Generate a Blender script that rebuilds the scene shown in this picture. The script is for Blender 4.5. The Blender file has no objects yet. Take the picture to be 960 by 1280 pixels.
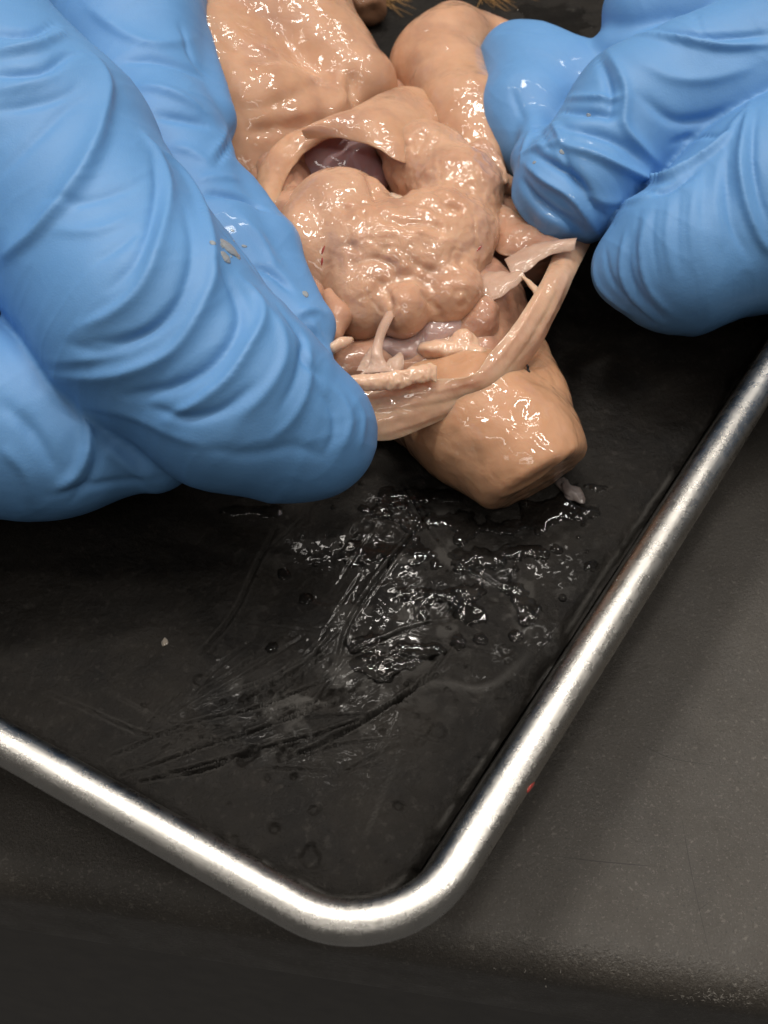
import bpy, math, random
import numpy as np
from mathutils import Vector, Matrix
from mathutils.bvhtree import BVHTree

# ------------------------------------------------------------------ camera, world, lamps, exposure
S = 0.01                       # everything below is worked out in centimetres
sc = bpy.context.scene
COL = sc.collection
PITCH, FPX, DIST = math.radians(54), 1500.0, 24.0
WAX = 2.2
TGT = np.array([0.0, 0.0, WAX])
FWD = np.array([0, math.cos(PITCH), -math.sin(PITCH)])
UPV = np.array([0, math.sin(PITCH), math.cos(PITCH)])
RGT = np.array([1.0, 0, 0])
EYE = TGT - FWD * DIST

cd = bpy.data.cameras.new('camera')
cd.sensor_fit = 'HORIZONTAL'
cd.sensor_width = 36.0
cd.lens = 36.0 * FPX / 960.0
cd.clip_start, cd.clip_end = 0.01, 50
cam = bpy.data.objects.new('camera', cd)
COL.objects.link(cam)
cam.location = Vector(EYE * S)
cam.rotation_euler = (math.pi / 2 - PITCH, 0, 0)
cd.dof.use_dof = True
cd.dof.focus_distance = 0.215
cd.dof.aperture_fstop = 44.0
sc.camera = cam

w = bpy.data.worlds.new('World')
sc.world = w
w.use_nodes = True
bg = w.node_tree.nodes['Background']
bg.inputs[0].default_value = (1.0, 0.95, 0.89, 1)
bg.inputs[1].default_value = 0.11

def area(name, loc, size, energy, target=(0, 0, 3), col=(1, 0.945, 0.87)):
    l = bpy.data.lights.new(name, 'AREA')
    l.shape = 'RECTANGLE'
    l.size, l.size_y = size[0] * S, size[1] * S
    l.energy = energy
    l.color = col
    o = bpy.data.objects.new(name, l)
    COL.objects.link(o)
    o.location = Vector(loc) * S
    d = Vector(target) - Vector(loc)
    o.rotation_euler = d.to_track_quat('-Z', 'Y').to_euler()
    return o
for lx, ly, sx, sy, en in ((-24, 46, 44, 8, 12), (50, 52, 8, 44, 7), (-95, 10, 8, 44, 4), (-15, 112, 44, 8, 4.5), (60, 118, 44, 8, 3.5), (112, -20, 8, 60, 8), (-95, 90, 8, 44, 2.5), (-30, -115, 200, 14, 7), (18, 8, 44, 8, 4)):
    area('ceiling_lamp', (lx, ly, 170), (sx, sy), en)

sc.view_settings.view_transform = 'Standard'
sc.view_settings.look = 'None'
sc.view_settings.exposure = 0.0
sc.view_settings.gamma = 1.0
sc.render.engine = 'CYCLES'
sc.cycles.use_denoising = True
sc.cycles.max_bounces = 8
sc.cycles.caustics_reflective = False
sc.cycles.caustics_refractive = False

# ------------------------------------------------------------------ where things stand (photograph measurements -> centimetres)
def ray(px, py):
    d = FWD + (px - 480) / FPX * RGT - (py - 640) / FPX * UPV
    return d / np.linalg.norm(d)
def W(px, py, z):
    d = ray(px, py)
    return EYE + d * ((z - EYE[2]) / d[2])
def K(px, py, z):
    return float((W(px, py, z) - EYE) @ FWD) / FPX

# ------------------------------------------------------------------ numpy helpers
def hash3(ix, iy, iz, seed):
    h = (ix * 374761393 + iy * 668265263 + iz * 2147483647 + seed * 1274126177) & 0xffffffff
    h = ((h ^ (h >> 13)) * 1274126177) & 0xffffffff
    h = ((h ^ (h >> 16)) * 2246822519) & 0xffffffff
    return ((h ^ (h >> 15)) & 0xffff) / 32767.5 - 1.0
def noise(P, freq=1.0, seed=0):
    p = np.asarray(P, float) * freq + 1000.0
    i = np.floor(p).astype(np.int64)
    f = p - i
    u = f * f * f * (f * (f * 6 - 15) + 10)
    r = 0
    for dx in (0, 1):
        wx = u[:, 0] if dx else 1 - u[:, 0]
        for dy in (0, 1):
            wy = u[:, 1] if dy else 1 - u[:, 1]
            for dz in (0, 1):
                wz = u[:, 2] if dz else 1 - u[:, 2]
                r = r + wx * wy * wz * hash3(i[:, 0] + dx, i[:, 1] + dy, i[:, 2] + dz, seed)
    return r
def fbm(P, freq, seed=0, octv=3, gain=0.5):
    r, a = 0, 1.0
    for o in range(octv):
        r = r + a * noise(P, freq * 2.03 ** o, seed + o * 17)
        a *= gain
    return r
def sstep(x, a, b):
    t = np.clip((x - a) / (b - a), 0, 1)
    return t * t * (3 - 2 * t)

# signed distance pieces
def cone(P, a, b, ra, rb):
    ba = b - a
    t = np.clip(((P - a) @ ba) / max(ba @ ba, 1e-9), 0, 1)
    t2 = t
    d = P - a - t[:, None] * ba
    return np.sqrt((d * d).sum(1)) - (ra + (rb - ra) * t2)
def ellip(P, c, axes, rad):
    q = (P - c) @ np.array(axes).T / np.array(rad)
    k0 = np.sqrt((q * q).sum(1)) + 1e-9
    k1 = np.sqrt(((q / np.array(rad)) ** 2).sum(1)) + 1e-9
    return k0 * (k0 - 1) / k1
def smin(a, b, k):
    h = np.maximum(k - np.abs(a - b), 0) / k
    return np.minimum(a, b) - h * h * k * 0.25
def smax(a, b, k):
    return -smin(-a, -b, k)

class Chain:                       # tapered limb through points (px, py, z, radius in px)
    def __init__(s, pts, k=0.25):
        s.k = k
        s.p = [(W(*q[:3]), q[3] * K(*q[:3])) for q in pts]
    def __call__(s, P):
        r = None
        if len(s.p) == 1:
            return np.sqrt(((P - s.p[0][0]) ** 2).sum(1)) - s.p[0][1]
        for (a, ra), (b, rb) in zip(s.p[:-1], s.p[1:]):
            d = cone(P, a, b, ra, rb)
            r = d if r is None else smin(r, d, s.k)
        return r
    def box(s):
        c = np.array([q[0] for q in s.p]); r = np.array([[q[1]] for q in s.p])
        return (c - r).min(0), (c + r).max(0)
class Ell:                         # ellipsoid: long axis turned by ang (degrees, picture plane), third radius along the view
    def __init__(s, px, py, z, r1, r2, r3, ang=0):
        k = K(px, py, z)
        s.c = W(px, py, z)
        a = math.radians(ang)
        e1 = math.cos(a) * RGT - math.sin(a) * UPV
        e2 = math.sin(a) * RGT + math.cos(a) * UPV
        s.ax = (e1, e2, FWD)
        s.r = (r1 * k, r2 * k, r3 * k)
    def __call__(s, P):
        return ellip(P, s.c, s.ax, s.r)
    def box(s):
        m = max(s.r)
        return s.c - m, s.c + m

def solid(items, h, pad=0.4, post=None, up=2, lo=None, hi=None):
    """items = [(piece, blend)], meshed by surface nets; returns verts (cm) and quads"""
    bl = np.min([p.box()[0] for p, _ in items], 0) - pad
    bh = np.max([p.box()[1] for p, _ in items], 0) + pad
    if lo is not None: bl = np.maximum(bl, lo)
    if hi is not None: bh = np.minimum(bh, hi)
    H = h * up
    n = np.ceil((bh - bl) / H).astype(int) + 2
    ax = [bl[i] + H * np.arange(n[i]) for i in range(3)]
    G = np.stack(np.meshgrid(*ax, indexing='ij'), -1).reshape(-1, 3)
    f = None
    for p, k in items:
        d = p(G)
        f = d if f is None else smin(f, d, k)
    if post is not None:
        f = post(G, f)
    f = f.reshape(n)
    if up == 2:
        for a in range(3):
            m = f.shape[a]
            f0 = np.take(f, range(m - 1), a); f1 = np.take(f, range(1, m), a)
            sh = list(f.shape); sh[a] = 2 * m - 1
            g = np.empty(sh)
            sl = [slice(None)] * 3
            sl[a] = slice(0, None, 2); g[tuple(sl)] = f
            sl[a] = slice(1, None, 2); g[tuple(sl)] = 0.5 * (f0 + f1)
            f = g
    # close the box so that the surface is watertight
    for a in range(3):
        sl = [slice(None)] * 3
        for e in (0, -1):
            sl[a] = e
            f[tuple(sl)] = np.maximum(f[tuple(sl)], 0.5 * h)
    return nets(f, bl, h)
def nets(f, org, h):
    s = f < 0
    c = [s[i:s.shape[0] - 1 + i, j:s.shape[1] - 1 + j, k:s.shape[2] - 1 + k].astype(np.int8) for i in (0, 1) for j in (0, 1) for k in (0, 1)]
    t = sum(c)
    act = np.argwhere((t > 0) & (t < 8))
    idx = -np.ones(t.shape, np.int64)
    idx[tuple(act.T)] = np.arange(len(act))
    off = np.array([(i, j, k) for i in (0, 1) for j in (0, 1) for k in (0, 1)])
    val = np.stack([f[tuple((act + o).T)] for o in off], 1)
    pos = np.zeros((len(act), 3)); cnt = np.zeros(len(act))
    for a in range(8):
        for b in range(a + 1, 8):
            if abs(off[a] - off[b]).sum() == 1:
                va, vb = val[:, a], val[:, b]
                m = (va < 0) != (vb < 0)
                tt = va[m] / (va[m] - vb[m])
                pos[m] += off[a] + tt[:, None] * (off[b] - off[a])
                cnt[m] += 1
    V = org + h * (act + pos / cnt[:, None])
    Q = []
    for a in range(3):
        b, cc = (a + 1) % 3, (a + 2) % 3
        sl0 = [slice(None)] * 3; sl1 = [slice(None)] * 3
        sl0[a] = slice(0, -1); sl1[a] = slice(1, None)
        s0, s1 = s[tuple(sl0)], s[tuple(sl1)]
        e = np.argwhere(s0 != s1)
        e = e[(e[:, b] > 0) & (e[:, cc] > 0) & (e[:, b] < s.shape[b] - 1) & (e[:, cc] < s.shape[cc] - 1)]
        fl = s0[tuple(e.T)]
        def at(db, dc):
            q = e.copy(); q[:, b] += db; q[:, cc] += dc
            return idx[tuple(q.T)]
        q = np.stack([at(-1, -1), at(0, -1), at(0, 0), at(-1, 0)], 1)
        q[~fl] = q[~fl][:, ::-1]
        Q.append(q)
    return V, np.concatenate(Q)
def smooth(V, Q, it=2, lam=0.5):
    E = np.concatenate([Q[:, [i, (i + 1) % Q.shape[1]]] for i in range(Q.shape[1])])
    n = len(V)
    deg = np.bincount(E[:, 0], minlength=n) + np.bincount(E[:, 1], minlength=n)
    deg = np.maximum(deg, 1)
    for _ in range(it):
        A = np.stack([np.bincount(E[:, 0], V[E[:, 1], a], n) + np.bincount(E[:, 1], V[E[:, 0], a], n) for a in range(3)], 1) / deg[:, None]
        V = V + lam * (A - V)
    return V
def normals(V, Q):
    fn = np.cross(V[Q[:, 2]] - V[Q[:, 0]], V[Q[:, -1]] - V[Q[:, 1]])
    N = np.stack([sum(np.bincount(Q[:, i], fn[:, a], len(V)) for i in range(Q.shape[1])) for a in range(3)], 1)
    return N / (np.linalg.norm(N, axis=1, keepdims=True) + 1e-12)

def resample(p, step):
    p = np.asarray(p, float)
    # Catmull-Rom, then even spacing
    q = np.vstack([2 * p[0] - p[1], p, 2 * p[-1] - p[-2]])
    out = []
    for i in range(len(p) - 1):
        a, b, c, d = q[i:i + 4]
        t = np.linspace(0, 1, 16, endpoint=False)[:, None]
        out.append(0.5 * (2 * b + (c - a) * t + (2 * a - 5 * b + 4 * c - d) * t ** 2 + (3 * b - a - 3 * c + d) * t ** 3))
    out = np.vstack(out + [p[-1:]])
    L = np.concatenate([[0], np.cumsum(np.linalg.norm(np.diff(out, axis=0), axis=1))])
    n = max(int(L[-1] / step) + 1, 3)
    t = np.linspace(0, L[-1], n)
    return np.stack([np.interp(t, L, out[:, a]) for a in range(out.shape[1])], 1)

def press(V, N, Q, curves):
    """ridges (+) and creases (-) along lines lying on the surface: (line in picture px, width cm, height cm, other-side width factor)"""
    bv = BVHTree.FromPolygons([Vector(v) for v in V], Q.tolist())
    D = np.zeros(len(V))
    for cv in curves:
        pts, wd, ht = cv[:3]
        asym = cv[3] if len(cv) > 3 else 1.0
        line = []
        for q in resample(pts, 5):
            hit = bv.ray_cast(Vector(EYE), Vector(ray(q[0], q[1])))
            if hit[0] is not None:
                line.append(np.array(hit[0]))
        if len(line) < 3:
            continue
        L = np.array(line)
        # leave out jumps to another finger
        keep = np.concatenate([[True], np.linalg.norm(np.diff(L, axis=0), axis=1) < 0.8])
        L = L[np.cumsum(~keep) == np.bincount(np.cumsum(~keep)).argmax()]
        if len(L) < 3:
            continue
        for _ in range(3):
            L[1:-1] = 0.25 * L[:-2] + 0.5 * L[1:-1] + 0.25 * L[2:]
        T = np.gradient(L, axis=0); T /= np.linalg.norm(T, axis=1, keepdims=True) + 1e-9
        rad = 3.2 * wd * max(asym, 1)
        cand = np.where(((V > L.min(0) - rad) & (V < L.max(0) + rad)).all(1))[0]
        if not len(cand):
            continue
        P = V[cand]
        best = np.full(len(P), 1e9); bi = np.zeros(len(P), int)
        for i in range(len(L)):
            d = ((P - L[i]) ** 2).sum(1)
            m = d < best
            best[m] = d[m]; bi[m] = i
        dist = np.sqrt(best)
        side = np.einsum('ij,ij->i', np.cross(T[bi], N[cand]), P - L[bi])
        ww = np.where(side > 0, wd, wd * asym)
        t = bi / (len(L) - 1)
        fade = np.sqrt(np.clip(np.sin(math.pi * np.clip(t, 0.015, 0.985)), 0, 1))
        D[cand] += ht * np.exp(-(dist / ww) ** (1.35 if ht > 0 else 1.7)) * fade
    E = np.concatenate([Q[:, [0, 1]], Q[:, [1, 2]], Q[:, [2, 3]], Q[:, [3, 0]]])
    n = len(V); deg = np.maximum(np.bincount(E[:, 0], minlength=n) + np.bincount(E[:, 1], minlength=n), 1)
    for _ in range(3):
        D = 0.4 * D + 0.6 * (np.bincount(E[:, 0], D[E[:, 1]], n) + np.bincount(E[:, 1], D[E[:, 0]], n)) / deg
    return D

# ------------------------------------------------------------------ objects
def mesh_obj(name, V, F, mat, parent=None, smooth_=True, attr=None):
    me = bpy.data.meshes.new(name)
    loc = np.array(parent['base']) if parent is not None and 'base' in parent else np.zeros(3)
    me.from_pydata([], [], []) if False else None
    V = (np.asarray(V, float) - loc) * S
    if isinstance(F, np.ndarray):
        n, k = F.shape
        me.vertices.add(len(V)); me.vertices.foreach_set('co', V.astype(np.float32).ravel())
        me.loops.add(n * k); me.loops.foreach_set('vertex_index', F.astype(np.int32).ravel())
        me.polygons.add(n)
        me.polygons.foreach_set('loop_start', np.arange(0, n * k, k, dtype=np.int32))
        me.update(calc_edges=True)
        me.validate()
    else:
        me.from_pydata(V.tolist(), [], F)
        me.update()
    me.polygons.foreach_set('use_smooth', [smooth_] * len(me.polygons))
    if attr:
        for an, av in attr.items():
            a = me.attributes.new(an, 'FLOAT', 'POINT')
            a.data.foreach_set('value', np.asarray(av, np.float32))
    if isinstance(mat, (list, tuple)):
        for m in mat: me.materials.append(m)
    else:
        me.materials.append(mat)
    o = bpy.data.objects.new(name, me)
    COL.objects.link(o)
    if parent is not None: o.parent = parent
    return o
def thing(name, label, cat, base, group=None):
    o = bpy.data.objects.new(name, None)
    COL.objects.link(o)
    o.empty_display_size = 0.01
    o.location = Vector(base) * S
    o['label'] = label; o['category'] = cat
    if group: o['group'] = group
    BASE[o.name] = np.array(base, float)
    return o
BASE = {}
_mesh_obj = mesh_obj
def part(name, V, F, mat, parent, **kw):
    b = BASE.get(parent.name, np.zeros(3))
    o = _mesh_obj(name, np.asarray(V, float) - b, F, mat, None, **kw)
    o.parent = parent
    BASE[o.name] = b
    return o
def tag(o, label, cat, group=None):
    o['label'] = label; o['category'] = cat
    if group: o['group'] = group
    return o
def structure(o):
    o['kind'] = 'structure'
    return o

def sheet(A, B, thick=0.06, bulge=0.0, nu=60, nv=24, rough=0.0, seed=3, ragged=0.0, freq=3.0):
    """a thin closed skin between two edge lines given as (px, py, z)"""
    def rail(R):
        R = np.array(R, float)
        r = resample(R, max(np.linalg.norm(np.diff(R[:, :2], axis=0), axis=1).sum() / 400, 0.5))
        t = np.linspace(0, 1, len(r)); u = np.linspace(0, 1, nu)
        r = np.stack([np.interp(u, t, r[:, a]) for a in range(3)], 1)
        return np.array([W(*q) for q in r])
    a, b = rail(A), rail(B)
    v = np.linspace(0, 1, nv)
    v = 0.5 - 0.5 * np.cos(math.pi * v)
    G = a[:, None] * (1 - v[None, :, None]) + b[:, None] * v[None, :, None]
    du = np.gradient(G, axis=0); dv = np.gradient(G, axis=1)
    n = np.cross(du, dv); n /= np.linalg.norm(n, axis=2, keepdims=True) + 1e-9
    toward = np.sign(np.mean(np.einsum('ijk,ijk->ij', n, EYE - G)))
    n *= toward
    G = G + n * (bulge * np.sin(math.pi * v))[None, :, None]
    flat = G.reshape(-1, 3)
    if rough: G = G + n * (rough * fbm(flat, freq, seed, 3)).reshape(nu, nv)[..., None]
    if ragged:
        e = (np.exp(-v / 0.12) - np.exp(-(1 - v) / 0.12))[None, :, None]
        G = G + (dv / (np.linalg.norm(dv, axis=2, keepdims=True) + 1e-9)) * e * (ragged * fbm(flat, 5.0, seed + 5, 3)).reshape(nu, nv)[..., None]
    edge = np.minimum(np.minimum(v, 1 - v) * 6, 1)[None, :] * np.minimum(np.minimum(np.linspace(0, 1, nu), np.linspace(1, 0, nu)) * 12, 1)[:, None]
    th = thick * (0.12 + 0.88 * np.sqrt(np.clip(edge, 0, 1)))
    top = G + n * th[..., None] * 0.5
    bot = G - n * th[..., None] * 0.5
    V = np.vstack([top.reshape(-1, 3), bot.reshape(-1, 3)])
    I = np.arange(nu * nv).reshape(nu, nv); J = I + nu * nv
    F = [np.stack([I[:-1, :-1], I[1:, :-1], I[1:, 1:], I[:-1, 1:]], -1).reshape(-1, 4),
         np.stack([J[:-1, :-1], J[:-1, 1:], J[1:, 1:], J[1:, :-1]], -1).reshape(-1, 4)]
    def rim(p, q): return np.stack([p[:-1], q[:-1], q[1:], p[1:]], -1)
    F += [rim(I[:, 0], J[:, 0]), rim(J[:, -1], I[:, -1]), rim(J[0, :], I[0, :]), rim(I[-1, :], J[-1, :])]
    F = np.concatenate(F)
    if toward < 0: F = F[:, ::-1]
    return V, F
def tube(path, rad, n=12, flat=1.0):
    """tapered strand through (px,py,z) or cm points"""
    P = np.asarray(path, float)
    m = len(P)
    rad = np.broadcast_to(rad, (m,)) if np.ndim(rad) else np.full(m, rad)
    T = np.gradient(P, axis=0); T /= np.linalg.norm(T, axis=1, keepdims=True) + 1e-9
    v = EYE - P; v /= np.linalg.norm(v, axis=1, keepdims=True)
    X = np.cross(T, v); X /= np.linalg.norm(X, axis=1, keepdims=True) + 1e-9
    Y = np.cross(X, T)
    a = np.linspace(0, 2 * math.pi, n, endpoint=False)
    V = P[:, None] + rad[:, None, None] * (np.cos(a)[None, :, None] * X[:, None] + flat * np.sin(a)[None, :, None] * Y[:, None])
    I = np.arange(m * n).reshape(m, n)
    F = np.stack([I[:-1], np.roll(I, -1, 1)[:-1], np.roll(I, -1, 1)[1:], I[1:]], -1).reshape(-1, 4)
    F = F.tolist() + [I[0][::-1].tolist(), I[-1].tolist()]
    return V.reshape(-1, 3), F

# ------------------------------------------------------------------ materials
def mat_new(name):
    m = bpy.data.materials.new(name)
    m.use_nodes = True
    nt = m.node_tree
    b = nt.nodes['Principled BSDF']
    return m, nt, b
def nd(nt, t, **kw):
    n = nt.nodes.new(t)
    for k, v in kw.items(): setattr(n, k, v)
    return n
def coords(nt, scale=(100, 100, 100), rot=(0, 0, 0)):
    tc = nd(nt, 'ShaderNodeTexCoord'); mp = nd(nt, 'ShaderNodeMapping')
    mp.inputs['Scale'].default_value = scale
    mp.inputs['Rotation'].default_value = rot
    nt.links.new(tc.outputs['Object'], mp.inputs['Vector'])
    return mp.outputs['Vector']
def nz(nt, vec, scale, detail=4, rough=0.55, dist=0.0):
    n = nd(nt, 'ShaderNodeTexNoise')
    n.inputs['Scale'].default_value = scale
    n.inputs['Detail'].default_value = detail
    n.inputs['Roughness'].default_value = rough
    n.inputs['Distortion'].default_value = dist
    nt.links.new(vec, n.inputs['Vector'])
    return n.outputs['Fac']
def ramp(nt, fac, stops):
    r = nd(nt, 'ShaderNodeValToRGB')
    el = r.color_ramp.elements
    while len(el) < len(stops): el.new(0.5)
    for e, (p, c) in zip(el, stops):
        e.position = p
        e.color = (c, c, c, 1) if np.isscalar(c) else (*c, 1)
    nt.links.new(fac, r.inputs[0])
    return r.outputs[0]
def bump(nt, b, fac, dist, strength=1.0, prev=None):
    n = nd(nt, 'ShaderNodeBump')
    n.inputs['Distance'].default_value = dist * S
    n.inputs['Strength'].default_value = strength
    nt.links.new(fac, n.inputs['Height'])
    if prev is not None: nt.links.new(prev, n.inputs['Normal'])
    nt.links.new(n.outputs[0], b.inputs['Normal'])
    return n.outputs[0]
def mixc(nt, fac, a, c):
    m = nd(nt, 'ShaderNodeMix', data_type='RGBA')
    for sock, val in ((m.inputs[0], fac), (m.inputs[6], a), (m.inputs[7], c)):
        if hasattr(val, 'is_linked') or hasattr(val, 'links'): nt.links.new(val, sock)
        elif np.isscalar(val): sock.default_value = val
        else: sock.default_value = (*val, 1)
    return m.outputs[2]

def flesh(name, c1, c2, c3=None, sss=0.5, rough=0.42, coat=1.0, bumpd=0.02, bfreq=5.0, fine=0.006):
    m, nt, b = mat_new(name)
    v = coords(nt)
    f1 = nz(nt, v, 0.9, 5, 0.6, 0.3)
    c1, c2 = tuple(np.array(c1) * (1.17, 1.14, 1.24)), tuple(np.array(c2) * (1.17, 1.14, 1.24))
    col = ramp(nt, f1, [(0.3, c1), (0.7, c2)])
    if c3 is not None:
        f2 = nz(nt, v, 1.1, 3, 0.5)
        k = ramp(nt, f2, [(0.46, 0.0), (0.74, 0.7)])
        col = mixc(nt, k, col, c3)
    nt.links.new(col, b.inputs['Base Color'])
    b.inputs['Subsurface Weight'].default_value = sss
    b.inputs['Subsurface Radius'].default_value = (1.0, 0.45, 0.25)
    b.inputs['Subsurface Scale'].default_value = 0.28 * S
    b.inputs['Roughness'].default_value = rough
    b.inputs['Specular IOR Level'].default_value = 0.22
    cw = ramp(nt, nz(nt, v, 1.5, 4, 0.6), [(0.40, 0.25 * coat), (0.56, coat)])
    nt.links.new(cw, b.inputs['Coat Weight'])
    b.inputs['Coat Roughness'].default_value = 0.02
    b.inputs['Coat IOR'].default_value = 1.55
    h = nz(nt, v, bfreq, 3, 0.5, 0.4)
    p = bump(nt, b, h, bumpd)
    wetn = nz(nt, v, 2.4, 1.2, 0.4, 0.9)
    q = nd(nt, 'ShaderNodeBump'); q.inputs['Distance'].default_value = 0.05 * S
    nt.links.new(wetn, q.inputs['Height'])
    nt.links.new(q.outputs[0], b.inputs['Coat Normal'])
    return m

TAN = (0.43, 0.245, 0.135); TAN2 = (0.49, 0.295, 0.175); PINK = (0.37, 0.195, 0.135)
M_lobe = flesh('preserved_tissue', TAN, TAN2, PINK, bumpd=0.02, bfreq=2.4)
M_cereb = flesh('granular_tissue', (0.45, 0.255, 0.145), (0.51, 0.315, 0.19), (0.39, 0.205, 0.135), bumpd=0.03, bfreq=4.0, fine=0.006)
M_core = flesh('membrane_tissue', (0.37, 0.20, 0.12), (0.46, 0.265, 0.16), (0.29, 0.15, 0.115), bumpd=0.035, bfreq=3.5)
M_skin = flesh('pale_membrane', (0.52, 0.335, 0.205), (0.57, 0.385, 0.25), None, bumpd=0.02, bfreq=4.0)
M_band = flesh('band_membrane', (0.46, 0.275, 0.165), (0.51, 0.325, 0.205), (0.42, 0.235, 0.16), bumpd=0.02, bfreq=3.0)
M_white = flesh('white_fibre', (0.58, 0.41, 0.275), (0.62, 0.43, 0.30), None, bumpd=0.02, bfreq=7.0)
def veil():
    m = flesh('thin_web', (0.54, 0.35, 0.24), (0.60, 0.40, 0.28), (0.48, 0.30, 0.22), sss=0.3, bumpd=0.03, bfreq=5.0)
    m.node_tree.nodes['Principled BSDF'].inputs['Alpha'].default_value = 0.7
    return m
M_veil = veil()
M_grey = flesh('greyish_tissue', (0.34, 0.235, 0.195), (0.42, 0.29, 0.235), None, bumpd=0.03, bfreq=3.5)
M_mauve = flesh('mauve_membrane', (0.27, 0.17, 0.165), (0.36, 0.235, 0.215), None, bumpd=0.012, bfreq=2.0)
M_stem = flesh('stem_tissue', (0.42, 0.225, 0.115), (0.48, 0.275, 0.15), None, bumpd=0.025, bfreq=2.6)
M_cut = flesh('cut_tissue', (0.50, 0.23, 0.10), (0.56, 0.29, 0.14), None, bumpd=0.02, bfreq=4.0, rough=0.5, coat=0.5)
M_red = flesh('blood_spot', (0.40, 0.05, 0.03), (0.36, 0.04, 0.03), None)

def glove_mat():
    m, nt, b = mat_new('blue_nitrile')
    v = coords(nt)
    f = nz(nt, v, 0.5, 4, 0.6)
    col = ramp(nt, f, [(0.3, (0.105, 0.262, 0.52)), (0.7, (0.122, 0.290, 0.56))])
    nt.links.new(col, b.inputs['Base Color'])
    wet = nd(nt, 'ShaderNodeAttribute', attribute_name='wet')
    f2 = nz(nt, v, 2.2, 4, 0.6)
    mm = nd(nt, 'ShaderNodeMath', operation='MULTIPLY')
    nt.links.new(wet.outputs['Fac'], mm.inputs[0]); 
    k = ramp(nt, f2, [(0.45, 0.0), (0.65, 0.55)])
    nt.links.new(k, mm.inputs[1])
    nt.links.new(mm.outputs[0], b.inputs['Coat Weight'])
    b.inputs['Coat Roughness'].default_value = 0.06
    b.inputs['Roughness'].default_value = 0.55
    b.inputs['Specular IOR Level'].default_value = 0.4
    b.inputs['Subsurface Weight'].default_value = 0.08
    b.inputs['Subsurface Radius'].default_value = (0.3, 0.6, 1.0)
    b.inputs['Subsurface Scale'].default_value = 0.1 * S
    h = nz(nt, v, 1.6, 3, 0.5, 0.3)
    p = bump(nt, b, h, 0.014)
    h2 = nz(nt, v, 30, 2, 0.6)
    bump(nt, b, h2, 0.0035, 1.0, p)
    return m
M_glove = glove_mat()

def wax_mat():
    m, nt, b = mat_new('black_wax')
    v = coords(nt)
    f = nz(nt, v, 0.7, 6, 0.65, 0.5)
    col = ramp(nt, f, [(0.3, (0.006, 0.0054, 0.005)), (0.7, (0.017, 0.0145, 0.012))])
    f2 = nz(nt, v, 6.0, 5, 0.7)
    k = ramp(nt, f2, [(0.56, 0.0), (0.72, 0.55)])
    col = mixc(nt, k, col, (0.05, 0.045, 0.04))
    sc_ = nd(nt, 'ShaderNodeAttribute', attribute_name='scrape')
    col = mixc(nt, sc_.outputs['Fac'], col, (0.085, 0.08, 0.074))
    nt.links.new(col, b.inputs['Base Color'])
    r = ramp(nt, nz(nt, v, 1.6, 5, 0.6), [(0.3, 0.42), (0.7, 0.62)])
    nt.links.new(r, b.inputs['Roughness'])
    wt = nd(nt, 'ShaderNodeAttribute', attribute_name='wet')
    nt.links.new(wt.outputs['Fac'], b.inputs['Coat Weight'])
    b.inputs['Coat Roughness'].default_value = 0.07
    cq = nd(nt, 'ShaderNodeBump'); cq.inputs['Distance'].default_value = 0.03 * S
    nt.links.new(nz(nt, v, 2.6, 1.5, 0.4, 0.6), cq.inputs['Height'])
    nt.links.new(cq.outputs[0], b.inputs['Coat Normal'])
    b.inputs['Coat IOR'].default_value = 1.36
    b.inputs['Specular IOR Level'].default_value = 0.15
    h = nz(nt, v, 9, 6, 0.7)
    bump(nt, b, h, 0.05, 0.9)
    return m
M_wax = wax_mat()

def fluid_mat():
    m, nt, b = mat_new('clear_fluid')
    nt.nodes.remove(b)
    out = nt.nodes['Material Output']
    tr = nd(nt, 'ShaderNodeBsdfTransparent'); tr.inputs[0].default_value = (0.72, 0.71, 0.70, 1)
    gl = nd(nt, 'ShaderNodeBsdfGlossy'); gl.inputs['Roughness'].default_value = 0.03
    fr = nd(nt, 'ShaderNodeFresnel'); fr.inputs[0].default_value = 1.36
    mx = nd(nt, 'ShaderNodeMixShader')
    nt.links.new(fr.outputs[0], mx.inputs[0]); nt.links.new(tr.outputs[0], mx.inputs[1]); nt.links.new(gl.outputs[0], mx.inputs[2])
    nt.links.new(mx.outputs[0], out.inputs['Surface'])
    return m
M_fluid = fluid_mat()

def metal_mat():
    m, nt, b = mat_new('brushed_steel')
    v = coords(nt)
    b.inputs['Metallic'].default_value = 1
    f = nz(nt, v, 1.3, 6, 0.7)
    col = ramp(nt, f, [(0.3, (0.42, 0.405, 0.38)), (0.7, (0.53, 0.51, 0.48))])
    nt.links.new(col, b.inputs['Base Color'])
    r = ramp(nt, nz(nt, v, 3.0, 5, 0.65), [(0.35, 0.22), (0.65, 0.33)])
    nt.links.new(r, b.inputs['Roughness'])
    uv = nd(nt, 'ShaderNodeUVMap'); uv.uv_map = 'UVMap'
    mp = nd(nt, 'ShaderNodeMapping'); mp.inputs['Scale'].default_value = (1.2, 26, 1)
    nt.links.new(uv.outputs[0], mp.inputs['Vector'])
    h = nz(nt, mp.outputs[0], 2.0, 5, 0.7)
    p = bump(nt, b, h, 0.005)
    h2 = nz(nt, v, 1.6, 4, 0.55)
    bump(nt, b, h2, 0.005, 1.0, p)
    return m
M_metal = metal_mat()

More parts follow.
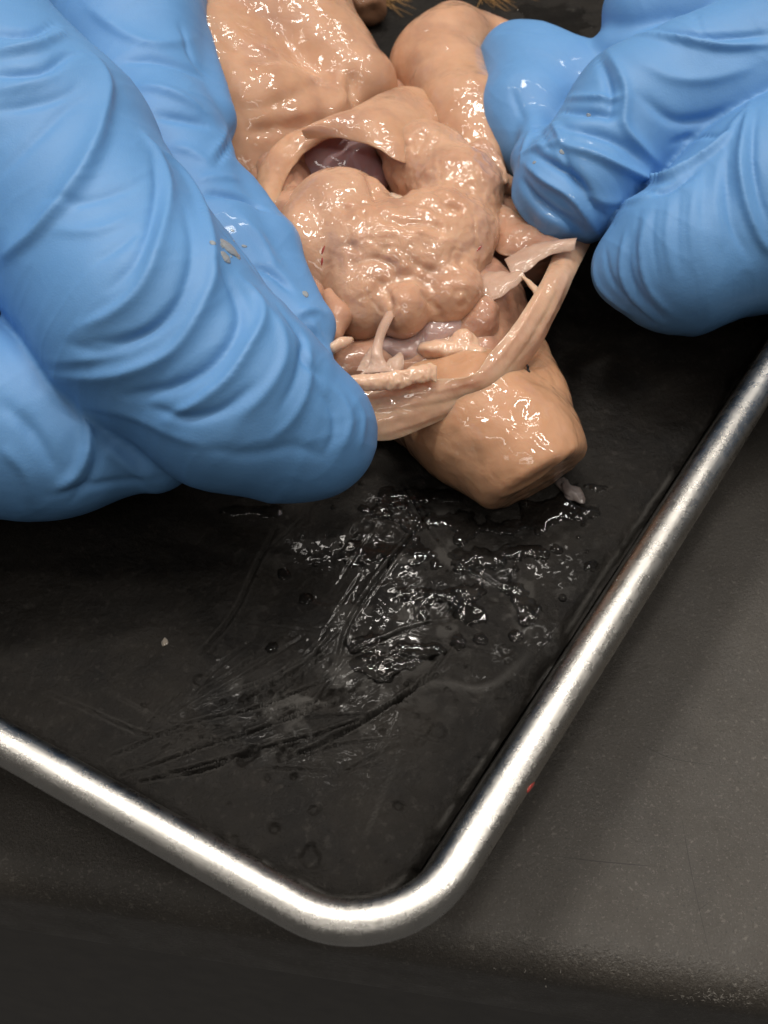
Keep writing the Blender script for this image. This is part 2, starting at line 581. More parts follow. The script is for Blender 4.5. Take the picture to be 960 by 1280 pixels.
def bench_mat():
    m, nt, b = mat_new('dark_bench_resin')
    v = coords(nt)
    f = nz(nt, v, 0.35, 6, 0.65, 0.4)
    col = ramp(nt, f, [(0.3, (0.033, 0.0278, 0.0222)), (0.7, (0.047, 0.0398, 0.0318))])
    k = ramp(nt, nz(nt, v, 9.0, 3, 0.6), [(0.60, 0.0), (0.70, 0.5)])
    col = mixc(nt, k, col, (0.15, 0.135, 0.115))
    k2 = ramp(nt, nz(nt, v, 3.5, 5, 0.7), [(0.45, 0.0), (0.75, 0.4)])
    col = mixc(nt, k2, col, (0.062, 0.055, 0.046))
    k3 = ramp(nt, nz(nt, v, 24.0, 2, 0.6), [(0.60, 0.0), (0.70, 0.55)])
    col = mixc(nt, k3, col, (0.13, 0.12, 0.105))
    k4 = ramp(nt, nz(nt, v, 17.0, 2, 0.6), [(0.32, 0.7), (0.40, 0.0)])
    col = mixc(nt, k4, col, (0.018, 0.016, 0.014))
    nt.links.new(col, b.inputs['Base Color'])
    r = ramp(nt, nz(nt, v, 1.2, 5, 0.6), [(0.3, 0.38), (0.7, 0.55)])
    nt.links.new(r, b.inputs['Roughness'])
    bump(nt, b, nz(nt, v, 14, 5, 0.7), 0.03, 0.9)
    return m
M_bench = bench_mat()
def plain(name, col, rough=0.5):
    m, nt, b = mat_new(name)
    v = coords(nt)
    f = nz(nt, v, 1.5, 5, 0.6)
    c = ramp(nt, f, [(0.3, tuple(np.array(col) * 0.8)), (0.7, tuple(np.array(col) * 1.2))])
    nt.links.new(c, b.inputs['Base Color'])
    b.inputs['Roughness'].default_value = rough
    return m
M_cab = plain('dark_cabinet', (0.045, 0.04, 0.035), 0.55)
M_dark = plain('dark_score', (0.026, 0.023, 0.020), 0.7)
M_fur = plain('ginger_fur', (0.50, 0.27, 0.09), 0.5)
M_hide = flesh('brown_hide', (0.20, 0.105, 0.055), (0.28, 0.15, 0.08), None, sss=0.1, coat=0.4)
M_thread = plain('black_thread', (0.012, 0.012, 0.014), 0.5)
M_scratch = plain('pale_scratch', (0.085, 0.077, 0.066), 0.7)
M_scrap = flesh('drab_scrap', (0.17, 0.145, 0.11), (0.24, 0.21, 0.16), None, sss=0.2)
M_wetgrey = flesh('dark_wet_scrap', (0.075, 0.062, 0.055), (0.12, 0.10, 0.085), None, sss=0.1)
M_smear = flesh('wet_residue', (0.42, 0.40, 0.31), (0.36, 0.38, 0.35), None, sss=0.2, coat=1.0, bumpd=0.05, bfreq=6)
M_smear.node_tree.nodes['Principled BSDF'].inputs['Alpha'].default_value = 0.6

# ------------------------------------------------------------------ bench (setting)
e0 = W(-200, 1110 - 0.1562 * 200, 0); e1 = W(1160, 1261 + 0.1562 * 200, 0)
ed = (e1 - e0); ed[2] = 0; ed /= np.linalg.norm(ed)
ein = np.array([-ed[1], ed[0], 0.0])              # from the edge inwards over the bench
ec = (e0 + e1) / 2
prof = []                                          # cross-section: (inwards, z)
prof += [(120, 0.0), (60, 0.0), (30, 0.0), (12, 0.0), (6, 0.0), (2.0, 0.0)]
for a in np.linspace(0, math.pi / 2, 9)[0:]:
    prof.append((0.75 - 0.75 * math.sin(a), -0.75 + 0.75 * math.cos(a)))
prof += [(0.0, -2.6)]
for a in np.linspace(0, math.pi / 2, 5)[1:]:
    prof.append((0.25 - 0.25 * math.cos(a), -2.6 - 0.25 * math.sin(a)))
prof += [(3.0, -2.85)]
def extrude(prof, half, n=2):
    xs = np.linspace(-half, half, n)
    V = np.array([ec + ed * x + ein * p[0] + np.array([0, 0, p[1]]) for x in xs for p in prof])
    m = len(prof); I = np.arange(n * m).reshape(n, m)
    F = np.stack([I[:-1, :-1], I[1:, :-1], I[1:, 1:], I[:-1, 1:]], -1).reshape(-1, 4)
    return V, F
V, F = extrude(prof, 120, 9)
structure(mesh_obj('bench_top', V, F, M_bench))
V, F = extrude([(1.2, -2.85), (1.2, -60)], 120)
structure(mesh_obj('cabinet_front', V, F, M_cab))

# ------------------------------------------------------------------ pan
RIMZ, RB = 4.05, 0.335
L0, L1 = W(0, 926, RIMZ), W(400, 1151, RIMZ)
R0, R1 = W(930, 513, RIMZ), W(590, 1050, RIMZ)
du_ = (L0 - L1); du_ /= np.linalg.norm(du_)       # along the near rim, to the left
dv_ = (R0 - R1); dv_ /= np.linalg.norm(dv_)       # along the right rim, away
A_ = np.array([[du_[0], -dv_[0]], [du_[1], -dv_[1]]])
tt = np.linalg.solve(A_, (R1 - L1)[:2])
CORN = L1 + du_ * tt[0]
LU, LV, CR = 24.0, 34.0, 1.6
def ring_uv(li, n, vscale):
    col = (li % n).reshape(-1, 4); row = (li // n).reshape(-1, 4)
    wrap = (col == n - 1).any(1) & (col == 0).any(1)
    u = arc[np.where(wrap[:, None] & (col == 0), n, col)]
    last = (row == row.max()).any(1) & (row == 0).any(1)
    v = np.where(last[:, None] & (row == 0), row.max() + 1, row) * vscale
    return np.stack([u.ravel(), v.ravel()], 1)
def rounded(off, z, n=14):
    """closed outline of the pan, moved outwards by off"""
    pts = []
    c = [(0, 0), (0, LV), (LU, LV), (LU, 0)]
    sg = [(-1, -1), (-1, 1), (1, 1), (1, -1)]
    r = CR + off
    for (a, b), (sa, sb), st in zip(c, sg, (0, 1, 2, 3)):
        ca, cb = a - sa * CR, b - sb * CR
        a0 = {0: 270, 1: 180, 2: 90, 3: 0}[st]
        for i in range(n + 1):
            an = math.radians(a0 - 90 * i / n)
            pts.append((ca + r * math.cos(an), cb + r * math.sin(an)))
    out = []
    m = len(pts)
    for i in range(m):
        p, q = np.array(pts[i]), np.array(pts[(i + 1) % m])
        k = max(int(np.linalg.norm(q - p) / 0.7), 1)
        for j in range(k): out.append(p + (q - p) * j / k)
    out = np.array(out)
    return CORN + out[:, :1] * du_ + out[:, 1:] * dv_ + np.array([0, 0, z - RIMZ])
def loft(rings, closed_profile=False):
    n = len(rings[0]); m = len(rings)
    V = np.vstack(rings)
    I = np.arange(m * n).reshape(m, n)
    if closed_profile: I = np.vstack([I, I[:1]])
    F = np.stack([I[:-1], np.roll(I, -1, 1)[:-1], np.roll(I, -1, 1)[1:], I[1:]], -1).reshape(-1, 4)
    return V, F
def rings(profile):
    base = rounded(0, RIMZ)
    # outward direction per point from a slightly larger outline with the same sampling
    nxt = np.roll(base, -1, 0) - np.roll(base, 1, 0)
    nxt[:, 2] = 0
    o = np.cross(np.array([0, 0, 1.0]), nxt)
    o /= np.linalg.norm(o, axis=1, keepdims=True)
    cen = base.mean(0)
    o *= np.sign(((base - cen) * o).sum(1))[:, None]
    return [base + o * p[0] + np.array([0, 0, p[1] - RIMZ]) for p in profile]
pan = thing('dissection_pan', 'steel dissection pan lined with scratched black wax, wet under the specimen', 'pan', tuple(CORN * [1, 1, 0]))
bead = [(RB * math.cos(a), RIMZ + RB * 0.92 * math.sin(a)) for a in np.linspace(0, 2 * math.pi, 25)[:-1]]
RR = rings(bead)
V, F = loft(RR, True)
V = V + (0.012 * fbm(V, 0.35, 4, 2))[:, None] * np.array([0.4, 0.4, 1.0])
rim = part('rim', V, F, M_metal, pan)
n_ring = len(RR[0])
uvl = rim.data.uv_layers.new(name='UVMap')
seg = np.linalg.norm(np.diff(RR[0], axis=0, append=RR[0][:1]), axis=1)
arc = np.concatenate([[0], np.cumsum(seg)])
li = np.zeros(len(rim.data.loops), np.int32); rim.data.loops.foreach_get('vertex_index', li)
uv = ring_uv(li, n_ring, 2.5 / 24.0)
uvl.data.foreach_set('uv', uv.astype(np.float32).ravel())
wallp = [(-RB + 0.04, RIMZ - 0.10), (-RB - 0.06, RIMZ - 0.5), (-RB - 0.42, WAX - 0.4), (-RB - 0.75, 0.35), (-RB - 1.2, 0.06), (-RB - 1.2, 0.015), (-RB - 0.68, 0.30), (-RB - 0.34, WAX - 0.4), (-RB + 0.02, RIMZ - 0.5), (-RB + 0.12, RIMZ - 0.13)]
V, F = loft(rings(wallp), False)
wl = part('wall', V, F[:, ::-1], M_metal, pan)
uvl = wl.data.uv_layers.new(name='UVMap')
li = np.zeros(len(wl.data.loops), np.int32); wl.data.loops.foreach_get('vertex_index', li)
uvl.data.foreach_set('uv', ring_uv(li, n_ring, 0.4).astype(np.float32).ravel())
fr = rings([(-RB - 1.19, 0.05)])[0]
part('pan_floor', fr, [list(range(len(fr)))], M_metal, pan)
# blood-red fleck and a few scuffs on the rim
def on_bead(px, py):
    for z in np.linspace(RIMZ + RB, RIMZ - RB, 60):
        p = W(px, py, z)
        best = np.min(np.linalg.norm(RR[6] * [1, 1, 0] - p * [1, 1, 0], axis=1))
        d = np.min(np.linalg.norm(rounded(0, RIMZ) - p, axis=1))
    return None

# wax bed
INS = RB + 0.42                                   # how far the wax stays inside the rim line
STEP = 0.032
us = np.concatenate([np.arange(INS, 13.5, STEP), np.arange(13.5, LU - INS, 0.25)])
vs = np.concatenate([np.arange(INS, 13.5, STEP), np.arange(13.5, LV - INS, 0.12)])
UU, VV = np.meshgrid(us, vs, indexing='ij')
WP = CORN[None, None] * [1, 1, 0] + UU[..., None] * du_ + VV[..., None] * dv_
WP = WP.reshape(-1, 3)
uf, vf = UU.ravel(), VV.ravel()
def edge_dist(u, v, ins, r):
    cu = np.clip(u, ins + r, LU - ins - r); cv = np.clip(v, ins + r, LV - ins - r)
    d = np.hypot(u - cu, v - cv)
    inner = np.minimum(np.minimum(u - ins, LU - ins - u), np.minimum(v - ins, LV - ins - v))
    return np.where(d > 1e-9, r - d, inner + 0 * d)
ed_ = edge_dist(uf, vf, INS, CR - 0.3)
def wpx(x, y): return W(x, y, WAX)
wig = 0.06 * fbm(WP, 0.8, 71, 3)
hgt = 0.05 * fbm(WP, 0.25, 11, 2) + 0.012 * fbm(WP, 1.6, 12, 3) + 0.010 * fbm(WP, 5.0, 13, 3) * sstep(np.hypot(WP[:, 0] - wpx(540, 730)[0], WP[:, 1] - wpx(540, 730)[1]), 1.5, 4.0)
hgt -= 0.25 * np.exp(-np.clip(ed_ + wig, 0, None) / 0.10)        # rolled edge
scr = np.zeros(len(WP))
def groove(pts, wd, dp, lip=0.35, pale=0.0, lipc=0.0):
    L = resample(np.array([wpx(*p) for p in pts]), 0.06)
    L[:, :2] += np.stack([0.015 * noise(L, 2.5, 5), 0.015 * noise(L, 2.5, 6)], 1)
    box = ((WP[:, :2] > L[:, :2].min(0) - 0.6) & (WP[:, :2] < L[:, :2].max(0) + 0.6)).all(1)
    c = np.where(box)[0]
    d = np.full(len(c), 9.0); bi = np.zeros(len(c), int)
    for i, q in enumerate(L):
        dd = np.hypot(WP[c, 0] - q[0], WP[c, 1] - q[1])
        m = dd < d; d[m] = dd[m]; bi[m] = i
    t = bi / (len(L) - 1)
    fade = np.clip(np.sin(math.pi * np.clip(t, 0.02, 0.98)), 0, 1) ** 0.4 * (0.75 + 0.35 * noise(L, 1.7, 9)[bi])
    hgt[c] += fade * (-dp * np.exp(-(d / wd) ** 2) + lip * dp * np.exp(-((d - 1.9 * wd) / (0.8 * wd)) ** 2))
    scr[c] = np.maximum(scr[c], pale * fade * np.exp(-(d / (1.6 * wd)) ** 2) + lipc * fade * np.exp(-((d - 1.9 * wd) / (0.8 * wd)) ** 2))
cuts = [
 ([(145, 942), (230, 905), (330, 880), (420, 842)], 0.045, 0.10), ([(150, 968), (260, 930), (380, 890), (470, 850)], 0.05, 0.12),
 ([(175, 975), (300, 942), (430, 905), (520, 862)], 0.05, 0.13), ([(190, 972), (260, 960), (320, 932)], 0.05, 0.10),
 ([(135, 945), (180, 925), (260, 905)], 0.04, 0.08), ([(160, 915), (250, 920), (340, 935), (430, 945)], 0.04, 0.06),
 ([(360, 948), (430, 915), (510, 865), (545, 845)], 0.06, 0.13), ([(375, 940), (460, 895), (530, 848), (570, 800)], 0.05, 0.10),
 ([(420, 830), (440, 770), (490, 700), (535, 640)], 0.07, 0.10), ([(250, 815), (290, 770), (320, 710), (345, 660)], 0.07, 0.07),
 ([(345, 912), (400, 925), (450, 940)], 0.04, 0.06), ([(330, 860), (380, 830), (420, 790)], 0.06, 0.07),
 ([(60, 865), (120, 890), (180, 915), (240, 925)], 0.05, 0.05), ([(460, 960), (480, 930), (500, 890)], 0.04, 0.04),
 ([(430, 820), (500, 790), (560, 775)], 0.06, 0.08), ([(240, 880), (330, 850), (400, 812)], 0.04, 0.05),
 ([(200, 900), (290, 905), (370, 880), (450, 870)], 0.035, 0.06), ([(500, 600), (560, 690), (640, 740)], 0.06, 0.05),
 ([(130, 860), (200, 900), (250, 935)], 0.035, 0.05), ([(455, 1050), (480, 990), (500, 940)], 0.03, 0.03)]
rg2 = random.Random(12)
for _ in range(34):
    x, y = rg2.uniform(130, 430), rg2.uniform(870, 968)
    a, L_ = -.42 + rg2.gauss(0, .28), rg2.uniform(40, 170)
    cuts.append(([(x, y), (x + L_ * .5 * math.cos(a), y + L_ * .5 * math.sin(a) + rg2.gauss(0, 4)), (x + L_ * math.cos(a), y + L_ * math.sin(a))], rg2.uniform(.04, .06), rg2.uniform(.03, .10)))
for _ in range(30):
    x, y = rg2.gauss(480, 120), rg2.gauss(800, 100)
    a, L_ = rg2.choice([-.6, -1.0, .4]) + rg2.gauss(0, .3), rg2.uniform(30, 120)
    cuts.append(([(x, y), (x + L_ * .5 * math.cos(a) + rg2.gauss(0, 3), y + L_ * .5 * math.sin(a)), (x + L_ * math.cos(a), y + L_ * math.sin(a))], rg2.uniform(.035, .06), rg2.uniform(.02, .07)))
for ci, c_ in enumerate(cuts): groove(c_[0], c_[1] * (0.55 if ci < 20 else 0.5), c_[2] * (2.2 if ci < 20 else 1.5), 0.25, 0.0, 0.3 if ci < 20 else 0.12)
groove([(500, 870), (545, 855), (600, 862), (640, 840), (665, 810)], 0.05, -0.05, -0.5, 0.5)      # raised curl at the end of a cut
groove([(640, 880), (700, 800), (760, 700)], 0.10, 0.05)
rng = random.Random(5)
pitw = 1 + 0.45 * fbm(WP, 3.2, 77, 2)
def pit(px, py, r, dp, lip=0.4):
    r *= 0.8
    q = wpx(px, py)
    d = np.hypot(WP[:, 0] - q[0], WP[:, 1] - q[1]) / r * pitw
    hgt[:] += np.where(d < 3, -dp * np.exp(-d ** 4) + lip * 0.5 * dp * np.exp(-((d - 1.3) / 0.35) ** 2), 0)
for p in [(388, 1073, .17, .07), (343, 1035, .12, .07), (392, 1012, .11, .06), (545, 915, .2, .06), (520, 893, .10, .05), (312, 940, .17, .16), (355, 943, .12, .14), (367, 970, .09, .1),
          (497, 1005, .08, .07), (250, 848, .12, .08), (280, 875, .1, .08), (410, 870, .2, .12), (305, 875, .15, .1), (180, 880, .08, .06), (335, 870, .13, .1), (372, 845, .12, .09), (300, 910, .12, .08)]:
    pit(*p)
for _ in range(46):
    pit(rng.uniform(260, 640), rng.uniform(860, 1100) if rng.random() < 0.35 else rng.uniform(780, 900), rng.uniform(.04, .09), rng.uniform(.03, .07))
for _ in range(22):
    pit(rng.gauss(560, 95), rng.gauss(710, 70), rng.uniform(.06, .2), rng.uniform(-.05, .09))
# chewed-up patch under the specimen
cp = wpx(540, 730)
patch = np.exp(-(((WP[:, 0] - cp[0]) / 2.9) ** 2 + ((WP[:, 1] - cp[1]) / 2.3) ** 2))
cp2 = wpx(400, 870)
patch2 = np.exp(-(((WP[:, 0] - cp2[0]) / 1.5) ** 2 + ((WP[:, 1] - cp2[1]) / 0.9) ** 2))
rag = fbm(WP, 1.7, 31, 4, 0.5)
hgt += (patch + 0.8 * patch2) * 0.038 * np.tanh(rag * 2.2)
scr = np.maximum(scr, np.clip(patch2 * sstep(fbm(WP, 2.6, 41, 4), 0.15, 0.7), 0, 1) * 0.7)
scr = np.maximum(scr, np.clip(patch * sstep(fbm(WP, 2.6, 42, 4), 0.35, 0.9), 0, 1) * 0.45)
wetm = np.clip(patch * 2.2 - 0.6, 0, 1) * sstep(fbm(WP, 0.9, 43, 4), -.15, .35) + 0.5 * patch2 * sstep(fbm(WP, 1.4, 44, 4), 0, .5)
scr = np.maximum(scr, 0.9 * np.exp(-((ed_ + wig * .6 - 0.10) / 0.035) ** 2) * sstep(fbm(WP, 1.3, 47, 3), -.35, .5) * (uf < 3))
WZ = WP.copy(); WZ[:, 2] = WAX + hgt
nu_, nv_ = UU.shape
I = np.arange(nu_ * nv_).reshape(nu_, nv_)
F = np.stack([I[:-1, :-1], I[1:, :-1], I[1:, 1:], I[:-1, 1:]], -1).reshape(-1, 4)
keep = (ed_[F] > -0.03).any(1)
out = np.where(ed_ < 0)[0]
cu = np.clip(uf[out], INS + CR - 0.3, LU - INS - CR + 0.3); cv = np.clip(vf[out], INS + CR - 0.3, LV - INS - CR + 0.3)
dd = np.hypot(uf[out] - cu, vf[out] - cv) + 1e-9
rr = np.minimum(dd, CR - 0.3)
nu2 = cu + (uf[out] - cu) / dd * rr; nv2 = cv + (vf[out] - cv) / dd * rr
WZ[out, :2] = (CORN[None] + nu2[:, None] * du_ + nv2[:, None] * dv_)[:, :2]
Fk = F[keep]
used = np.unique(Fk); remap = -np.ones(len(WZ), np.int64); remap[used] = np.arange(len(used))
wv = WZ[used]; wf = remap[Fk]
nn = normals(wv, wf)
if nn[:, 2].mean() < 0: wf = wf[:, ::-1]
part('wax_bed', wv, wf, M_wax, pan, attr={'scrape': scr[used], 'wet': wetm[used]})

# fluid lying on the wax
fm = fbm(WP, 1.9, 55, 4, 0.6)
pu = [(545, 745, .75, .34), (575, 742, .5, .2), (480, 832, .62, .22), (515, 812, .4, .16), (455, 800, .35, .2), (600, 700, .5, .3), (650, 690, .4, .3), (560, 650, .9, .25), (470, 690, .6, .3),
      (620, 660, .8, .2), (700, 640, .6, .35), (745, 610, .35, .2), (590, 770, .35, .25), (520, 690, .4, .3), (690, 20, 1.0, .7), (640, 735, .3, .2), (500, 740, .3, .2), (600, 800, .25, .12), (655, 760, .2, .2), (520, 620, .8, .2), (320, 640, .5, .15)]
msk = np.full(len(WP), -1.0); pf = np.ones(len(WP))
for pi_, (x, y, a, b) in enumerate(pu):
    q = wpx(x, y)
    d = np.sqrt(((WP[:, 0] - q[0]) / a) ** 2 + ((WP[:, 1] - q[1]) / b) ** 2)
    msk = np.maximum(msk, 1.0 - d)
    if pi_ < 7: pf = np.maximum(pf, 1 + 1.0 * np.clip(1.6 - d, 0, 1))
for _ in range(75):
    x, y = rng.gauss(570, 105), rng.gauss(690, 75)
    q = wpx(x, y); a = rng.uniform(.05, .17)
    d = np.hypot(WP[:, 0] - q[0], WP[:, 1] - q[1])
    msk = np.maximum(msk, 0.8 * (1.0 - d / a))
lev = msk - 0.1 + 0.6 * fm * np.clip(1.3 - np.abs(msk), 0, 1)
film = 0.055 * pf * np.sqrt(np.clip(lev, 0, 1)) - 0.06 * np.clip(-lev, 0, 1) * 3
FZ = WP.copy()
soft = 0.05 * fbm(WP, 0.25, 11, 2)
FZ[:, 2] = WAX + 0.35 * hgt + 0.65 * soft + film
kf = ((FZ[:, 2] - WZ[:, 2] > 0) & (ed_ > 0.3))[F].any(1) & keep & (lev[F] > -0.1).any(1)
Fk = F[kf]; used = np.unique(Fk); remap[:] = -1; remap[used] = np.arange(len(used))
fv = FZ[used]; ff = remap[Fk]
if normals(fv, ff)[:, 2].mean() < 0: ff = ff[:, ::-1]
o = mesh_obj('fluid_puddles', fv, ff, M_fluid)
o['kind'] = 'stuff'; o['label'] = 'thin puddles and drops of clear fluid on the black wax'

# ------------------------------------------------------------------ specimen
spec = thing('preserved_specimen', 'wet tan preserved brain with torn membranes, held open between two blue gloves', 'specimen', tuple(W(560, 520, WAX)))
def organ(name, items, h, mat, disp=None, curves=None, post=None, sm=3, pad=0.3, attr=None, lab=None):
    V, Q = solid(items, h, pad, post)
    V = smooth(V, Q, sm)
    N = normals(V, Q)
    D = np.zeros(len(V))
    if curves: D += press(V, N, Q, curves)
    if disp is not None: D += disp(V, N)
    V = V + N * D[:, None]
    o = part(name, V, Q, mat, spec)
    if lab: o['label'] = lab
    return o
def px_of(V):
    d = V - EYE
    z = d @ FWD
    return 480 + FPX * (d @ RGT) / z, 640 - FPX * (d @ UPV) / z

# left cerebral half, large and smooth
organ('brain_lobe', [(Chain([(270, -160, 4.2, 150), (325, 30, 4.2, 112), (445, 106, 4.3, 52)], 0.6), .3), (Chain([(270, 110, 4.2, 100), (330, 150, 4.4, 70), (400, 150, 4.3, 44)], 0.5), .6), (Chain([(300, 210, 3.9, 60), (345, 225, 3.7, 50)], .4), .5)],
      0.07, M_lobe,
      disp=lambda V, N: 0.02 * fbm(V, 0.8, 2, 3) + 0.008 * fbm(V, 3, 7, 2),
      curves=[(c[0], c[1] * 1.1, c[2] * .6) for c in (([(268, 30), (290, 55), (318, 72), (345, 74)], .16, -.16), ([(275, 15), (295, 40), (325, 62), (347, 60)], .2, .10), ([(300, 140), (345, 130), (385, 110), (418, 95)], .14, -.12),
              ([(418, 92), (432, 105), (430, 125), (420, 135)], .08, .22), ([(440, 88), (438, 110), (442, 130)], .14, -.36), ([(340, 170), (360, 150), (395, 135)], .12, .14), ([(310, 165), (345, 160), (380, 152)], .12, -.2), ([(345, 70), (340, 95), (355, 120)], .16, .08),
              ([(425, 15), (450, 55), (475, 100)], .05, -.05), ([(432, 22), (457, 60), (480, 100)], .05, .04))])
# right half, between the thumb and the flap
organ('brain_lobe', [(Ell(550, 72, 4.1, 72, 54, 60, -38), .2), (Ell(566, 40, 4.2, 36, 34, 40), .35), (Chain([(560, 100, 4.2, 55), (585, 150, 4.3, 52), (600, 205, 4.2, 42)], .4), .35), (Chain([(600, 45, 4.1, 28), (640, 60, 4.0, 30)], .3), .3)],
      0.06, M_lobe,
      disp=lambda V, N: 0.02 * fbm(V, 1.2, 21, 3),
      curves=[([(510, 100), (520, 80), (545, 68), (575, 62)], .12, -.05, 1.6), ([(570, 62), (590, 60), (605, 62)], .08, .035), ([(545, 100), (575, 82), (600, 75)], .10, -.03), ([(540, 112), (570, 98), (598, 92)], .09, .03), ([(575, 35), (585, 30), (600, 40)], .08, -.05),
              ([(560, 128), (580, 118), (600, 110)], .1, .02)])
# core that everything hangs on
organ('tissue_core', [(Chain([(400, 320, 3.7, 85), (470, 360, 3.6, 100), (580, 395, 3.3, 74), (600, 470, 3.2, 60)], .5), .4), (Chain([(560, 250, 3.5, 80), (615, 300, 3.4, 58), (655, 320, 3.5, 40)], .4), .5), (Chain([(345, 235, 3.7, 50), (350, 320, 3.9, 40), (390, 400, 3.8, 42)], .4), .4),
      (Chain([(500, 150, 3.2, 50), (540, 200, 3.3, 70)], .4), .4), (Chain([(350, 180, 3.2, 46), (440, 150, 3.4, 30)], .3), .3), (Chain([(425, 462, 3.7, 34), (540, 445, 3.75, 36), (600, 450, 3.75, 36)], .3), .3)],
      0.07, M_core, disp=lambda V, N: 0.05 * fbm(V, 1.5, 3, 4),
      curves=[([(355, 200), (345, 215), (352, 235)], .10, -.15)])
# the hollow behind the cerebellum
organ('inner_membrane', [(Ell(412, 208, 3.8, 72, 52, 40), .2), (Chain([(458, 175, 3.95, 17), (452, 205, 4.1, 22), (470, 225, 4.1, 18)], .2), .12)], 0.05, M_mauve,
      disp=lambda V, N: 0.012 * fbm(V, 1.2, 8, 2), curves=[([(432, 172), (440, 190), (446, 215)], .05, .05), ([(450, 175), (456, 195), (455, 218)], .06, -.05)])
# cerebellum
def cer_disp(V, N):
    x, y = px_of(V)
    edge = sstep(x, 375, 455) * sstep(-y, -430, -360) * np.maximum(sstep(y, 210, 260), sstep(x, 455, 475)) * 0.8 + 0.2
    a = fbm(V, 2.4, 61, 3, 0.55)
    b = fbm(V, 5.5, 65, 2, 0.5)
    return edge * (0.027 * a + 0.012 * b) - 0.035 * np.clip(np.abs(fbm(V, 1.3, 66, 2)) * -5 + 0.6, 0, 1) * edge
organ('cerebellum', [(Ell(428, 285, 4.7, 76, 72, 62, 60), .2), (Ell(548, 305, 4.7, 68, 72, 58, -30), .35), (Ell(490, 330, 4.7, 105, 75, 62, 20), .35), (Ell(455, 370, 4.6, 46, 58, 45), .25),
      (Ell(505, 388, 4.7, 33, 38, 40, 30), .14), (Ell(560, 372, 4.6, 50, 36, 40, -35), .14), (Ell(386, 325, 4.6, 38, 75, 50, -15), .25),
      (Chain([(498, 178, 4.5, 30), (532, 205, 4.6, 50), (572, 245, 4.65, 54), (582, 290, 4.6, 42)], .3), .3), (Chain([(600, 225, 4.55, 36), (634, 232, 4.5, 14)], .25), .25), (Ell(556, 190, 4.4, 46, 30, 30, 20), .25)],
      0.045, M_cereb, disp=cer_disp, sm=2,
      curves=[([(455, 212), (468, 235), (472, 258)], .10, -.18), ([(475, 350), (488, 375), (486, 405)], .06, -.14), ([(525, 360), (545, 385), (552, 400)], .06, -.12), ([(500, 305), (520, 330), (560, 345)], .08, -.10),
              ([(600, 300), (575, 325), (592, 350)], .08, -.06), ([(432, 300), (438, 308), (446, 312)], .07, -.14), ([(425, 255), (432, 262), (440, 262)], .06, -.10), ([(412, 365), (424, 385), (418, 415)], .06, -.14),
              ([(520, 285), (545, 300), (575, 295)], .10, .06), ([(395, 260), (420, 240), (445, 235)], .10, .04), ([(470, 262), (500, 280), (530, 278), (560, 290)], .09, -.10), ([(555, 250), (565, 256), (580, 262)], .06, -.22), ([(525, 225), (545, 240), (560, 248)], .08, -.10),
              ([(590, 190), (600, 215), (625, 225)], .08, .08), ([(478, 195), (488, 215), (480, 240)], .07, -.10), ([(505, 250), (520, 262), (545, 268)], .07, .07), ([(440, 330), (470, 320), (490, 335)], .07, -.08)])

# small round body below right of the cerebellum
organ('nodule', [(Ell(600, 402, 4.3, 24, 33, 26, 15), .1), (Ell(578, 412, 4.2, 20, 22, 20, 15), .2)], 0.04, M_core, disp=lambda V, N: 0.04 * fbm(V, 2.0, 91, 3))
organ('nodule', [(Ell(556, 440, 4.25, 36, 14, 18, 8), .1), (Ell(580, 432, 4.25, 18, 22, 18, 0), .12), (Ell(600, 448, 4.25, 24, 14, 16, 30), .12)], 0.03, M_skin, disp=lambda V, N: 0.05 * fbm(V, 2.4, 92, 3, .5), lab='lumpy cream granule beside the round nodule')
organ('tissue_fold', [(Chain([(412, 372, 4.75, 13), (422, 395, 4.75, 16), (416, 420, 4.7, 13)], .15), .1)], 0.035, M_core, disp=lambda V, N: 0.012 * fbm(V, 2.5, 93, 2))
organ('tissue_fold', [(Chain([(380, 275, 4.5, 30), (372, 330, 4.6, 34), (385, 375, 4.5, 26)], .3), .1), (Chain([(330, 195, 4.3, 22), (345, 230, 4.3, 22), (352, 262, 4.4, 18)], .3), .2)], 0.05, M_core, disp=lambda V, N: 0.03 * fbm(V, 2, 95, 3))

# brain stem with its cut end
cutn = 0.50 * RGT - 0.86 * UPV - 0.24 * FWD
cutn /= np.linalg.norm(cutn)
cutp = W(674, 598, 3.3)
def cutter(P, f):
    return smax(f, (P - cutp) @ cutn, 0.2)
organ('brain_stem', [(Chain([(530, 500, 3.1, 62), (590, 522, 3.2, 82), (642, 560, 3.2, 74), (712, 660, 3.1, 52)], .5), .3), (Chain([(655, 445, 3.2, 34), (662, 500, 3.1, 46), (680, 558, 3.1, 42)], .4), .5)], 0.05, M_stem,
      disp=lambda V, N: 0.045 * fbm(V, 0.9, 101, 3) + 0.008 * fbm(V, 4, 102, 2), post=cutter,
      curves=[([(622, 622), (652, 606), (690, 582), (720, 556)], .08, .09), ([(628, 600), (655, 585), (690, 560)], .12, -.03), ([(610, 505), (640, 508), (665, 525)], .14, -.03), ([(560, 530), (600, 548), (640, 552)], .2, .03)])
